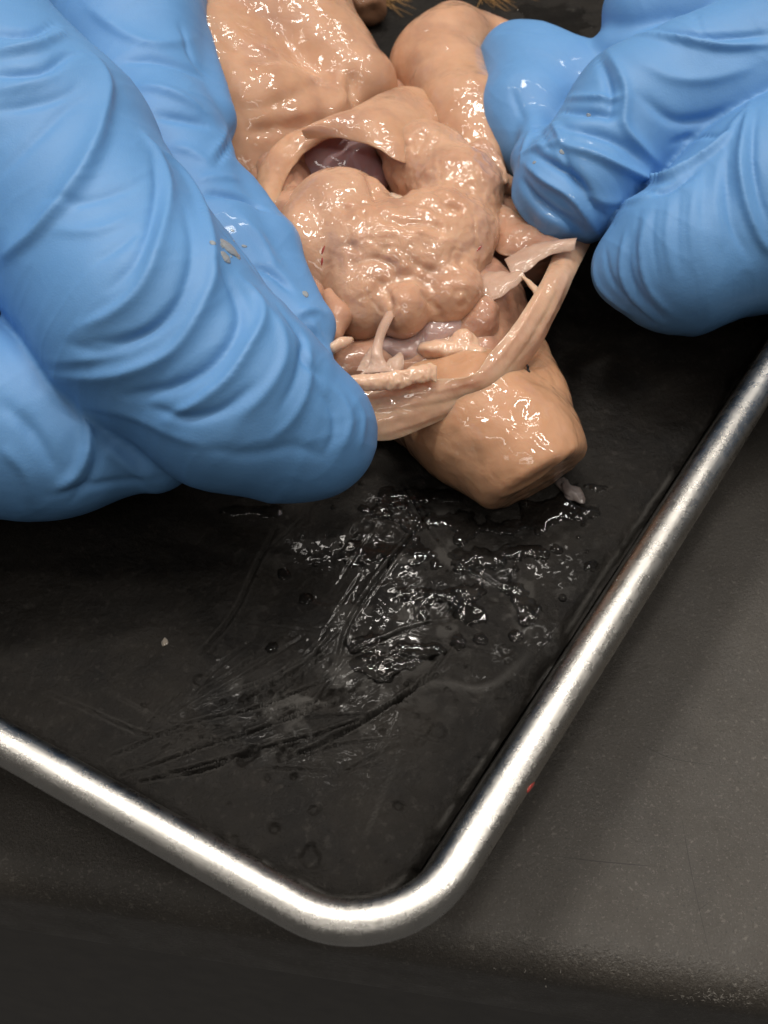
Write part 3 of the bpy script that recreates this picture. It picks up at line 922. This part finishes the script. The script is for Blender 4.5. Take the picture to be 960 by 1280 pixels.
# membranes and strands
def sheet_part(name, A, B, mat, lab=None, curves=None, **kw):
    V, F = sheet(A, B, **kw)
    if curves:
        N = normals(V, F); V = V + N * press(V, N, F, curves)[:, None]
    o = part(name, V, F, mat, spec)
    if lab: o['label'] = lab
    return o
sheet_part('membrane_flap', [(380, 171, 5.1), (405, 152, 5.25), (440, 136, 5.3), (478, 116, 5.2), (512, 108, 4.9), (548, 120, 4.45)], [(382, 174, 5.1), (412, 172, 5.25), (445, 176, 5.35), (475, 188, 5.4), (505, 204, 5.2), (540, 190, 4.7)], M_lobe, bulge=.22, thick=.09, rough=.02, nv=30, lab='broad smooth triangular flap above the hollow')
sheet_part('membrane_edge', [(445, 143, 4.9), (398, 152, 4.9), (352, 172, 4.75), (326, 205, 4.7), (318, 256, 4.7)], [(424, 171, 4.8), (402, 176, 4.8), (376, 197, 4.75), (357, 224, 4.75), (346, 256, 4.85)], M_lobe, bulge=.12, thick=.09, rough=.05, nv=36, freq=1.8, lab='pale rolled rim left of the hollow')

sheet_part('membrane_band', [(702, 290, 4.35), (680, 345, 4.95), (646, 400, 4.98), (614, 440, 4.92), (590, 468, 4.85), (540, 474, 4.8), (490, 480, 4.75), (432, 490, 4.65)],
           [(742, 296, 4.3), (718, 345, 4.75), (699, 388, 4.65), (670, 440, 4.4), (632, 490, 4.1), (582, 512, 4.15), (532, 534, 4.15), (490, 550, 4.1), (452, 550, 4.15)], M_band, bulge=.13, thick=.05, rough=.03, nu=240, nv=56, freq=1.6,
           curves=[(c[0], c[1], c[2] * .45) for c in [([(692, 325), (678, 362), (652, 408), (622, 448), (596, 472)], .05, .09), ([(705, 345), (684, 390), (655, 438), (622, 478)], .06, -.06), ([(440, 502), (500, 494), (560, 486), (610, 472)], .04, .06), ([(465, 518), (530, 508), (585, 496), (620, 480)], .05, -.05),
                   ([(478, 542), (530, 526), (585, 505)], .05, .07), ([(500, 530), (550, 514), (600, 494)], .04, .05), ([(455, 512), (490, 508), (520, 504)], .03, .05), ([(712, 340), (696, 380), (672, 425)], .05, .06), ([(450, 530), (490, 524), (530, 516)], .04, .04)]], lab='wide wet band sweeping from the right glove across the top of the stem')
sheet_part('membrane_web', [(630, 324, 4.75), (660, 308, 4.9), (690, 301, 5.0), (722, 297, 5.1)], [(640, 346, 4.8), (656, 341, 4.85), (682, 321, 5.0), (718, 312, 5.05)], M_veil, bulge=.08, thick=.04, nv=20, ragged=.02, rough=.015)
sheet_part('membrane_web', [(606, 338, 4.6), (628, 340, 4.7), (652, 338, 4.85)], [(596, 377, 4.55), (622, 373, 4.65), (658, 348, 4.87)], M_veil, bulge=.08, thick=.04, rough=.02, nv=20, ragged=.03)
sheet_part('membrane_web', [(585, 180, 4.9), (605, 172, 5.0), (625, 195, 4.9), (636, 228, 4.8)], [(592, 195, 4.7), (600, 215, 4.7), (612, 228, 4.7), (632, 232, 4.75)], M_core, bulge=.04, thick=.05, ragged=.05, lab='brown torn web beside the finger')
sheet_part('membrane_web', [(620, 250, 4.7), (640, 262, 4.8), (672, 285, 4.9), (705, 302, 5.0)], [(612, 300, 4.4), (625, 318, 4.5), (650, 320, 4.6), (690, 312, 4.9)], M_core, bulge=.08, thick=.06, rough=.03)
organ('tissue_fold', [(Ell(540, 420, 4.12, 50, 24, 26, -22), .1), (Ell(500, 440, 4.1, 30, 18, 20, 10), .2)], 0.04, M_grey, disp=lambda V, N: 0.04 * fbm(V, 2.2, 121, 3), lab='greyish wet tissue under the cerebellum')
def strand(name, pts, rad, mat, flat=0.6, lab=None, wob=0.02, seed=1):
    L = resample(np.array([W(*p) for p in pts]), 0.06)
    L = L + wob * np.stack([noise(L, 2.2, seed), noise(L, 2.2, seed + 1), noise(L, 2.2, seed + 2)], 1)
    t = np.linspace(0, 1, len(L))
    r = np.interp(t, np.linspace(0, 1, len(rad)), rad) * (1 + 0.25 * noise(L, 3.0, seed + 3))
    V, F = tube(L, r, 12, flat)
    o = part(name, V, F, mat, spec)
    if lab: o['label'] = lab
    return o

sheet_part('membrane_web', [(646, 340, 4.86), (662, 350, 4.9), (680, 366, 4.95)], [(652, 346, 4.86), (662, 360, 4.9), (672, 376, 4.95)], M_skin, bulge=.02, thick=.05, nv=12, nu=30, ragged=.02)


sheet_part('fibre_strand', [(484, 386, 4.95), (472, 410, 5.1), (465, 436, 5.1), (462, 454, 5.0), (450, 467, 4.95)], [(497, 388, 4.95), (484, 413, 5.1), (478, 436, 5.1), (484, 454, 5.0), (506, 466, 4.95)], M_veil, bulge=.04, thick=.04, rough=.02, nu=50, nv=16, lab='upright pale strand below the cerebellum')
sheet_part('membrane_web', [(461, 435, 4.85), (455, 450, 4.9), (446, 464, 4.85)], [(470, 440, 4.9), (474, 455, 4.95), (478, 466, 4.9)], M_veil, bulge=.04, thick=.03, nv=14, nu=40, ragged=.04, rough=.03)
sheet_part('membrane_web', [(478, 458, 4.95), (486, 450, 4.95), (502, 440, 4.85)], [(478, 468, 4.9), (495, 466, 4.9), (505, 462, 4.85)], M_veil, bulge=.04, thick=.03, nv=14, nu=40, ragged=.04, rough=.03)
# the flat cream strip
V, F = sheet([(420, 470, 5.1), (470, 467, 5.1), (510, 460, 5.05), (546, 454, 5.0)], [(430, 484, 5.0), (475, 487, 5.0), (515, 481, 4.95), (546, 473, 4.95)], thick=.12, bulge=.06, rough=.035, ragged=.05, nu=120, freq=4)
o = part('cream_strip', V, F, M_skin, spec); o['label'] = 'stiff cream strip reaching out from under the left fingertip'
strand('fibre_strand', [(412, 438, 5.1), (425, 430, 5.15), (440, 424, 5.1)], [.12, .12, .05], M_skin, seed=20, flat=.8)

# red flecks
for x0, y0, x1, y1 in ((406, 307, 402, 318), (403, 322, 402, 332), (602, 307, 596, 314)):
    dg = bpy.context.evaluated_depsgraph_get()
    pts = []
    for t in np.linspace(0, 1, 8):
        hit = sc.ray_cast(dg, Vector(EYE * S), Vector(ray(x0 + (x1 - x0) * t, y0 + (y1 - y0) * t)))
        if hit[0]: pts.append(np.array(hit[1]) / S)
    if len(pts) > 2:
        V, F = tube(np.array(pts), .022 * np.sin(np.linspace(.4, 2.8, len(pts))), 8, .5)
        part('blood_fleck', V, F, M_red, spec)

# ------------------------------------------------------------------ gloved hands
def glove(name, label, items, curves, wetspots, base, axis=((50, 205, 7.5), (292, 496, 6.1)), h=0.043):
    t = thing(name, label, 'gloved hand', base, 'gloved hands')
    V, Q = solid(items, h, 0.5, up=2)
    V = smooth(V, Q, 4)
    N = normals(V, Q)
    D = press(V, N, Q, [(c[0], c[1] * (0.46 if c[2] > 0 else 0.6), c[2] * 1.12, 2.3 if c[2] > 0 else 1.0) for c in curves])
    D += 0.045 * fbm(V, 0.5, 201, 2)
    a = W(*axis[1]) - W(*axis[0]); a /= np.linalg.norm(a)
    Pw = V * 0.33 + np.outer(V @ a, a) * (1.25 - 0.33)
    Pw = Pw + 0.25 * np.stack([noise(V, .5, 221), noise(V, .5, 222), noise(V, .5, 223)], 1)
    r1 = 1 - 2.2 * np.abs(noise(Pw, 1.0, 231)); r2 = 1 - 2.2 * np.abs(noise(Pw, 2.3, 232))
    D += 0.012 * np.clip(r1, 0, 1) ** 2 * sstep(noise(V, .5, 241), -.5, .4) + 0.008 * np.clip(r2, 0, 1) ** 2
    V = V + N * D[:, None]
    V = smooth(V, Q, 1)
    wet = np.zeros(len(V))
    for x, y, z, r in wetspots:
        c = W(x, y, z)
        wet = np.maximum(wet, 1 - sstep(np.linalg.norm(V - c, axis=1), r * 0.5, r))
    part('glove', V, Q, M_glove, t, attr={'wet': wet})
    return t
A = Chain([(-260, -60, 8.0, 190), (-110, 60, 7.9, 165), (50, 205, 7.5, 148), (186, 402, 6.8, 140), (292, 496, 6.1, 122), (370, 535, 5.5, 94), (400, 546, 5.3, 70)], .3)
B = Chain([(-320, 450, 6.2, 200), (-120, 510, 5.6, 148), (60, 535, 5.2, 110), (190, 560, 5.0, 58)], .4)
C = Chain([(130, -140, 6.2, 128), (160, 60, 6.1, 98), (200, 190, 5.9, 84), (272, 320, 5.5, 70), (360, 415, 5.1, 50)], .4)
C2 = Chain([(236, 60, 6.0, 32), (261, 150, 6.0, 37)], .3)
C3 = Chain([(290, 250, 5.6, 40), (334, 310, 5.5, 38), (392, 408, 5.1, 24), (395, 455, 5.0, 22)], .3)
Pm = Chain([(-700, 420, 8.5, 300), (-420, 280, 7.6, 260), (-260, 120, 7.4, 230)], .6)
left_curves = [
 ([(0, 327), (50, 290), (92, 240), (117, 195), (130, 150), (135, 105), (122, 75)], .20, .22, 1.5),
 ([(-10, 70), (40, 66), (66, 52), (80, 42)], .14, .20), ([(-10, 45), (45, 42), (68, 30)], .14, -.16), ([(-10, 95), (50, 92), (80, 72), (94, 68)], .14, -.15), ([(-10, 118), (45, 107), (72, 95)], .2, .08), ([(-10, 140), (45, 130), (85, 118), (100, 106)], .15, -.07),
 ([(0, 220), (40, 180), (80, 140), (110, 120)], .15, -.05),
 ([(183, 172), (202, 200), (209, 240), (203, 280), (190, 325), (172, 362), (140, 390), (100, 408)], .13, .15, 2.2), ([(192, 196), (196, 240), (186, 290), (170, 330), (140, 362)], .10, -.09),
 ([(190, 180), (222, 207), (243, 240), (257, 285), (262, 345), (250, 380), (235, 410), (210, 440), (165, 460), (115, 470), (65, 470)], .17, .15, 2.0), ([(232, 260), (240, 310), (232, 360), (205, 405), (160, 425), (110, 430)], .14, -.09),
 ([(300, 352), (320, 376), (324, 402), (305, 440), (280, 475), (240, 505), (208, 522)], .12, .16, 2.2), ([(268, 330), (290, 365), (300, 400), (285, 435), (255, 465), (215, 485), (160, 495)], .15, -.12),
 ([(60, 250), (100, 255), (150, 240), (180, 225)], .14, -.05), ([(70, 290), (120, 292), (165, 270)], .14, .06), ([(120, 330), (150, 310), (175, 285)], .12, -.05),
 ([(190, 510), (235, 522), (280, 512), (320, 480)], .13, -.09), ([(330, 385), (350, 415), (352, 450), (330, 490), (300, 520)], .14, .09, 1.6), ([(345, 385), (372, 425), (372, 470), (350, 515)], .12, -.06),
 ([(360, 412), (382, 442), (384, 482), (364, 525), (340, 548)], .12, .07, 1.5), ([(410, 482), (428, 500), (438, 530), (425, 562)], .11, .07), ([(400, 490), (416, 510), (420, 540), (408, 570)], .10, -.06), ([(440, 495), (455, 520), (452, 560)], .10, .05), ([(250, 560), (310, 570), (370, 560), (410, 575)], .2, -.04),
 ([(85, 430), (130, 440), (180, 420), (220, 385)], .14, -.06), ([(60, 455), (110, 450), (160, 440)], .12, .05), ([(105, 510), (160, 520), (215, 545), (260, 560)], .16, .05),
 # palm below
 ([(100, 510), (108, 540), (106, 565), (95, 590), (72, 612)], .14, .17, 1.8), ([(112, 540), (122, 570), (112, 600), (90, 625)], .10, -.10), ([(0, 500), (40, 540), (70, 590)], .2, -.08), ([(130, 560), (160, 585), (190, 605)], .14, .08), ([(60, 620), (130, 605), (200, 598)], .14, -.05), ([(0, 560), (30, 590), (40, 630)], .18, .07),
 # finger behind
 ([(150, 108), (190, 112), (225, 125), (252, 140)], .16, .14), ([(155, 75), (190, 72), (225, 80), (255, 95)], .2, -.14), ([(150, 140), (190, 145), (230, 150), (262, 158)], .18, -.12), ([(240, 246), (270, 240), (300, 245), (330, 262)], .12, -.20), ([(245, 228), (272, 222), (300, 225)], .12, .08),
 ([(270, 206), (285, 186), (294, 160)], .09, -.14), ([(262, 200), (278, 178), (285, 155)], .08, .09), ([(200, 180), (235, 190), (262, 205)], .14, .08), ([(225, 30), (240, 70), (262, 95)], .12, -.07), ([(110, 10), (150, 40), (190, 55), (240, 50)], .2, .10),
 ([(290, 345), (320, 335), (345, 345), (365, 365)], .12, -.14), ([(345, 375), (365, 395), (390, 388), (405, 392)], .10, .10), ([(300, 270), (325, 300), (345, 335)], .14, .08), ([(362, 405), (378, 425), (380, 452), (398, 470)], .09, -.14), ([(385, 400), (400, 425), (404, 460)], .08, .08), ([(275, 290), (300, 315), (320, 345)], .10, -.06)]
handL = glove('gloved_hand', 'blue nitrile gloved hand on the left, one finger pressed along another', [(Pm, .5), (A, .5), (B, .12), (C, .15), (C2, .2), (C3, .2)], left_curves,
              [(330, 300, 6.0, 1.2), (400, 440, 5.3, .7), (430, 510, 5.6, .7)], tuple(W(100, 520, 3.8)))

D_ = Chain([(653, 86, 4.6, 50), (660, 150, 4.6, 56), (674, 184, 4.7, 48)], .8)
D2 = Chain([(640, 70, 4.6, 36), (692, 108, 4.6, 54), (760, 125, 4.8, 54)], .8)
E_ = Chain([(684, 236, 5.2, 42), (720, 228, 5.3, 72), (800, 150, 5.7, 92), (880, 120, 6.0, 95), (1000, 80, 6.3, 118), (1200, 20, 6.8, 150)], .3)
E2 = Chain([(668, 150, 5.35, 16), (672, 200, 5.3, 30), (700, 265, 5.2, 30)], .25)
E3 = Chain([(772, 66, 5.6, 32), (840, 80, 5.9, 42), (960, 90, 6.3, 50)], .3)
F_ = Chain([(786, 335, 4.9, 46), (850, 322, 5.0, 96), (960, 262, 5.3, 124), (1120, 190, 5.8, 150)], .3)
G_ = Chain([(872, -30, 6.3, 106), (960, -50, 6.5, 118), (1150, -80, 6.8, 160)], .4)
G2 = Chain([(806, 16, 6.15, 54), (900, 14, 6.4, 60), (1020, 10, 6.5, 80)], .4)
Pr = Chain([(1270, 110, 6.4, 235), (1450, 120, 7.5, 280), (1750, 150, 8.5, 290)], .5)
right_curves = [
 ([(736, 40), (770, 42), (838, 51), (898, 61), (960, 58)], .09, .22, 1.8), ([(745, 28), (800, 36), (870, 46), (960, 44)], .10, -.16), ([(860, 0), (870, 25), (880, 45)], .10, -.05),
 ([(752, 56), (773, 90), (782, 120), (778, 158), (802, 186), (826, 208)], .11, .15, 1.7), ([(742, 60), (758, 95), (764, 125), (760, 150)], .14, -.14), ([(700, 182), (738, 194), (778, 213), (818, 226), (842, 221), (873, 202), (902, 178), (930, 140)], .10, .26, 1.5),
 ([(700, 160), (740, 165), (775, 180), (800, 200)], .16, -.16), ([(800, 120), (840, 150), (880, 150), (920, 135)], .18, -.10), ([(800, 80), (840, 100), (890, 100), (940, 85)], .2, .08), ([(840, 180), (870, 170), (905, 168), (925, 150)], .10, -.10),
 ([(655, 206), (679, 226), (711, 245), (734, 273), (748, 294)], .085, .22, 1.3), ([(665, 190), (690, 205), (720, 225), (742, 250)], .13, -.20), ([(652, 225), (670, 250), (705, 272), (730, 290)], .13, -.20), ([(703, 186), (715, 222), (738, 253), (766, 281)], .08, -.14), ([(640, 222), (646, 255), (680, 288), (738, 306), (768, 292)], .08, .12),
 ([(668, 130), (688, 152), (703, 182)], .08, .16), ([(662, 160), (655, 185), (650, 210)], .08, .10), ([(668, 150), (680, 175), (690, 188)], .10, -.14), ([(682, 122), (726, 124), (775, 124)], .08, .18), ([(690, 138), (730, 140), (770, 145)], .13, -.18), ([(650, 198), (672, 184), (700, 180)], .07, .12),
 ([(720, 240), (760, 255), (800, 250), (830, 232)], .12, .08), ([(778, 215), (800, 235), (830, 240), (870, 215)], .12, -.14),
 ([(936, 130), (928, 170), (924, 206), (930, 255), (948, 300), (965, 318)], .11, .18, 1.6), ([(945, 140), (940, 180), (944, 230), (960, 280)], .09, -.12), ([(912, 180), (908, 220), (915, 280), (935, 320)], .11, -.08),
 ([(780, 292), (775, 336), (787, 368), (820, 402)], .07, .12), ([(790, 292), (786, 330), (798, 365), (830, 400)], .06, -.09), ([(740, 318), (748, 356), (788, 392)], .07, .11), ([(756, 310), (762, 345), (785, 375)], .06, -.09), ([(806, 270), (800, 320), (812, 365), (840, 395)], .08, .10), ([(800, 262), (793, 300), (797, 330)], .05, -.06),
 ([(836, 248), (832, 300), (840, 345)], .08, .05), ([(850, 240), (846, 290), (850, 340)], .07, -.05), ([(868, 225), (862, 280), (866, 330)], .08, .05), ([(882, 215), (878, 270), (884, 320)], .07, -.05), ([(895, 205), (892, 260), (900, 310)], .08, .05), ([(820, 255), (816, 300), (824, 350)], .06, -.05),
 ([(640, 110), (645, 130), (655, 150)], .12, -.05), ([(612, 40), (640, 38), (680, 42)], .1, -.04)]
handR = glove('gloved_hand', 'blue nitrile gloved hand on the right, crumpled fingertip pulling a membrane', [(Pr, .5), (F_, .2), (G_, .2), (G2, .5), (D_, .2), (D2, .6), (E_, .08), (E2, .15), (E3, .2)], right_curves,
              [(670, 110, 5.5, 1.6), (690, 230, 5.9, 1.5), (720, 280, 5.6, .9)], tuple(W(900, 330, 3.6)), ((850, 322, 5.0), (960, 262, 5.3)))

# ------------------------------------------------------------------ small things laid where the camera sees a surface
dg = bpy.context.evaluated_depsgraph_get()
def hit(px, py):
    h = sc.ray_cast(dg, Vector(EYE * S), Vector(ray(px, py)))
    return (np.array(h[1]) / S, np.array(h[2]), h[4]) if h[0] else (None, None, None)
def blob_mesh(c, n, rx, ry, rz, seed, rough=.25, nu=14, nv=8):
    n = n / np.linalg.norm(n)
    a = np.cross(n, [0.3, 0.2, 0.9]); a /= np.linalg.norm(a); b = np.cross(n, a)
    V = []
    for i in range(nv + 1):
        th = math.pi * i / nv
        for j in range(nu):
            ph = 2 * math.pi * j / nu
            V.append((math.sin(th) * math.cos(ph), math.sin(th) * math.sin(ph), math.cos(th)))
    V = np.array(V)
    k = 1 + rough * fbm(V + seed * 3.1, 1.3, seed, 2)
    V = V * k[:, None] * [rx, ry, rz]
    V = c + V[:, :1] * a + V[:, 1:2] * b + V[:, 2:] * n
    I = np.arange((nv + 1) * nu).reshape(nv + 1, nu)
    F = np.stack([I[:-1], I[1:], np.roll(I, -1, 1)[1:], np.roll(I, -1, 1)[:-1]], -1).reshape(-1, 4)
    return V, F
def smear(px, py, rx, ry, rz, parent, mat, name, seed):
    c, n, _ = hit(px, py)
    if c is None: return
    V, F = blob_mesh(c, n, rx, ry, rz, seed)
    return part(name, V, F, mat, parent)
smear(288, 312, .15, .24, .035, handL, M_smear, 'tissue_smear', 298)
smear(282, 322, .12, .12, .03, handL, M_smear, 'tissue_smear', 299)
for i in range(10):
    x, y = rng.gauss(288, 11), rng.gauss(314, 14)
    smear(x, y, rng.uniform(.02, .07), rng.uniform(.02, .06), .012, handL, M_smear, 'tissue_smear', 300 + i)
smear(382, 368, .10, .07, .02, handL, M_smear, 'tissue_smear', 310)
for i, (x, y, r) in enumerate([(703, 190, .06), (736, 144, .05), (668, 203, .05)]):
    smear(x, y, r, r * .8, .012, handR, M_smear, 'tissue_smear', 320 + i)
smear(497, 246, .13, .27, .045, spec, M_white, 'pale_fibre_patch', 331)

# red fleck on the rim
smear(663, 985, .13, .07, .02, pan, M_red, 'red_fleck', 340)
# scraps on the wax
c, n, _ = hit(206, 803)
V, F = blob_mesh(c + n * .01, n, .13, .06, .018, 351, .5); tag(mesh_obj('tissue_scrap', V, F, M_scrap), 'small pale tissue scrap lying alone on the black wax at left', 'tissue scrap')
c = W(712, 612, WAX + .03)
V, F = blob_mesh(c, np.array([0, 0, 1.0]), .3, .17, .05, 352, .5, 24, 14); tag(mesh_obj('tissue_scrap', V, F, M_wetgrey), 'dark greyish wet tissue scrap beside the cut end of the stem', 'tissue scrap')
# brown hide lump and fur at the far side
c = W(448, -4, WAX + .6)
V, F = blob_mesh(c, np.array([0, 0, 1.0]), .9, .7, .7, 360, .3, 28, 16)
tag(mesh_obj('hide_scrap', V, F, M_hide), 'brown lump of hide on the wax behind the large smooth lobe', 'hide scrap')
def tuft(name, label, base, direction, n, length, spread, seed):
    r = random.Random(seed)
    Vs, Fs, off = [], [], 0
    for i in range(n):
        b = np.array(base) + np.array([r.gauss(0, spread), r.gauss(0, spread), abs(r.gauss(0, .06))])
        d = np.array(direction) + np.array([r.gauss(0, .45), r.gauss(0, .45), r.gauss(0, .18)])
        d /= np.linalg.norm(d)
        L = length * r.uniform(.5, 1.1)
        cv = np.array([r.gauss(0, .3), r.gauss(0, .3), -.15])
        p = np.array([b + d * L * t + cv * L * t * t for t in np.linspace(0, 1, 7)])
        p[:, 2] = np.maximum(p[:, 2], WAX + .03)
        V, F = tube(p, np.linspace(.014, .003, 7), 4)
        Vs.append(V); Fs += [[k + off for k in f] for f in F]; off += len(V)
    o = mesh_obj(name, np.vstack(Vs), Fs, M_fur)
    o['kind'] = 'stuff'; o['label'] = label
    return o
tuft('fur_tuft', 'ginger fur tuft on the wax behind the right glove', W(606, -10, WAX + .1), (.8, -.5, .03), 42, 1.0, .12, 7)
tuft('fur_tuft', 'pale fur wisps beside the brown hide lump', W(470, -8, WAX + .2), (.8, -.1, .05), 60, .9, .2, 8)
# black thread hanging beside the stem
c, n, _ = hit(657, 458)
if c is not None:
    L = np.array([c + n * .03 + q for q in ([0, 0, .06], [.02, -.01, 0], [.02, -.05, -.02], [.05, -.08, -.06])])
    V, F = tube(resample(L, .03), .025, 8); tag(mesh_obj('thread_bit', V, F, M_thread), 'short black thread caught between the long band and the stem', 'thread')
# pale scratches and chips in the bench top
r = random.Random(3)
Vs, Fs, off = [], [], 0
def chip(px, py, ln, ang, wd):
    global off
    c = W(px, py, 0)
    d = np.array([math.cos(ang), math.sin(ang), 0]); s_ = np.array([-d[1], d[0], 0])
    n = 6
    P = np.array([c + d * ln * (t - .5) + s_ * wd * 2 * r.gauss(0, .3) for t in np.linspace(0, 1, n)])
    for i, p in enumerate(P):
        k = math.sin(math.pi * (i + .3) / (n - .4)) * wd * r.uniform(.6, 1.2)
        Vs.append(p + s_ * k); Vs.append(p - s_ * k); Vs.append(p + np.array([0, 0, .006 + k * .1]))
    for i in range(n - 1):
        a = off + 3 * i
        Fs.extend([[a, a + 3, a + 5, a + 2], [a + 2, a + 5, a + 4, a + 1]])
    off += 3 * n
for _ in range(110):
    px, py = r.uniform(600, 955), r.uniform(640, 1225)
    chip(px, py, r.uniform(.02, .10), r.uniform(0, 3.1), r.uniform(.006, .018))

for _ in range(90): chip(900 + r.gauss(0, 34), 1246 + r.gauss(0, 5), r.uniform(.02, .09), -.15 + r.gauss(0, .6), r.uniform(.003, .009))
for _ in range(60): chip(r.uniform(610, 955), r.uniform(860, 1235), r.uniform(.02, .06), r.uniform(0, 3.1), r.uniform(.008, .02))
Vp, Fp, op = Vs, Fs, off
Vs, Fs, off = [], [], 0
def long_scratch(pts, wd):
    global off
    L = resample(np.array([W(x, y, 0) for x, y in pts]), .15)
    L[:, 2] += .004
    T = np.gradient(L, axis=0); T /= np.linalg.norm(T, axis=1, keepdims=True)
    sd = np.stack([-T[:, 1], T[:, 0], 0 * T[:, 0]], 1)
    k = wd * (0.6 + 0.8 * np.abs(noise(L, 1.3, 3))) * np.sin(np.linspace(.05, math.pi - .05, len(L)))
    for p, s_, kk in zip(L, sd, k): Vs.append(p + s_ * kk); Vs.append(p - s_ * kk)
    for i in range(len(L) - 1): Fs.append([off + 2 * i, off + 2 * i + 2, off + 2 * i + 3, off + 2 * i + 1])
    off += 2 * len(L)
for pts in ([(850, 1010), (866, 1100), (890, 1205)], [(870, 1140), (890, 1125)], [(800, 930), (840, 948), (900, 958)], [(690, 1070), (760, 1078), (830, 1084)]):
    long_scratch(pts, .008)
o = mesh_obj('bench_scores', np.array(Vs), Fs, M_dark); o['kind'] = 'stuff'; o['label'] = 'long dark scratches scored in the bench top'
Vs, Fs = Vp, Fp
o = mesh_obj('bench_scratches', np.array(Vs), Fs, M_scratch); o['kind'] = 'stuff'; o['label'] = 'pale scratches and chips in the dark bench top'
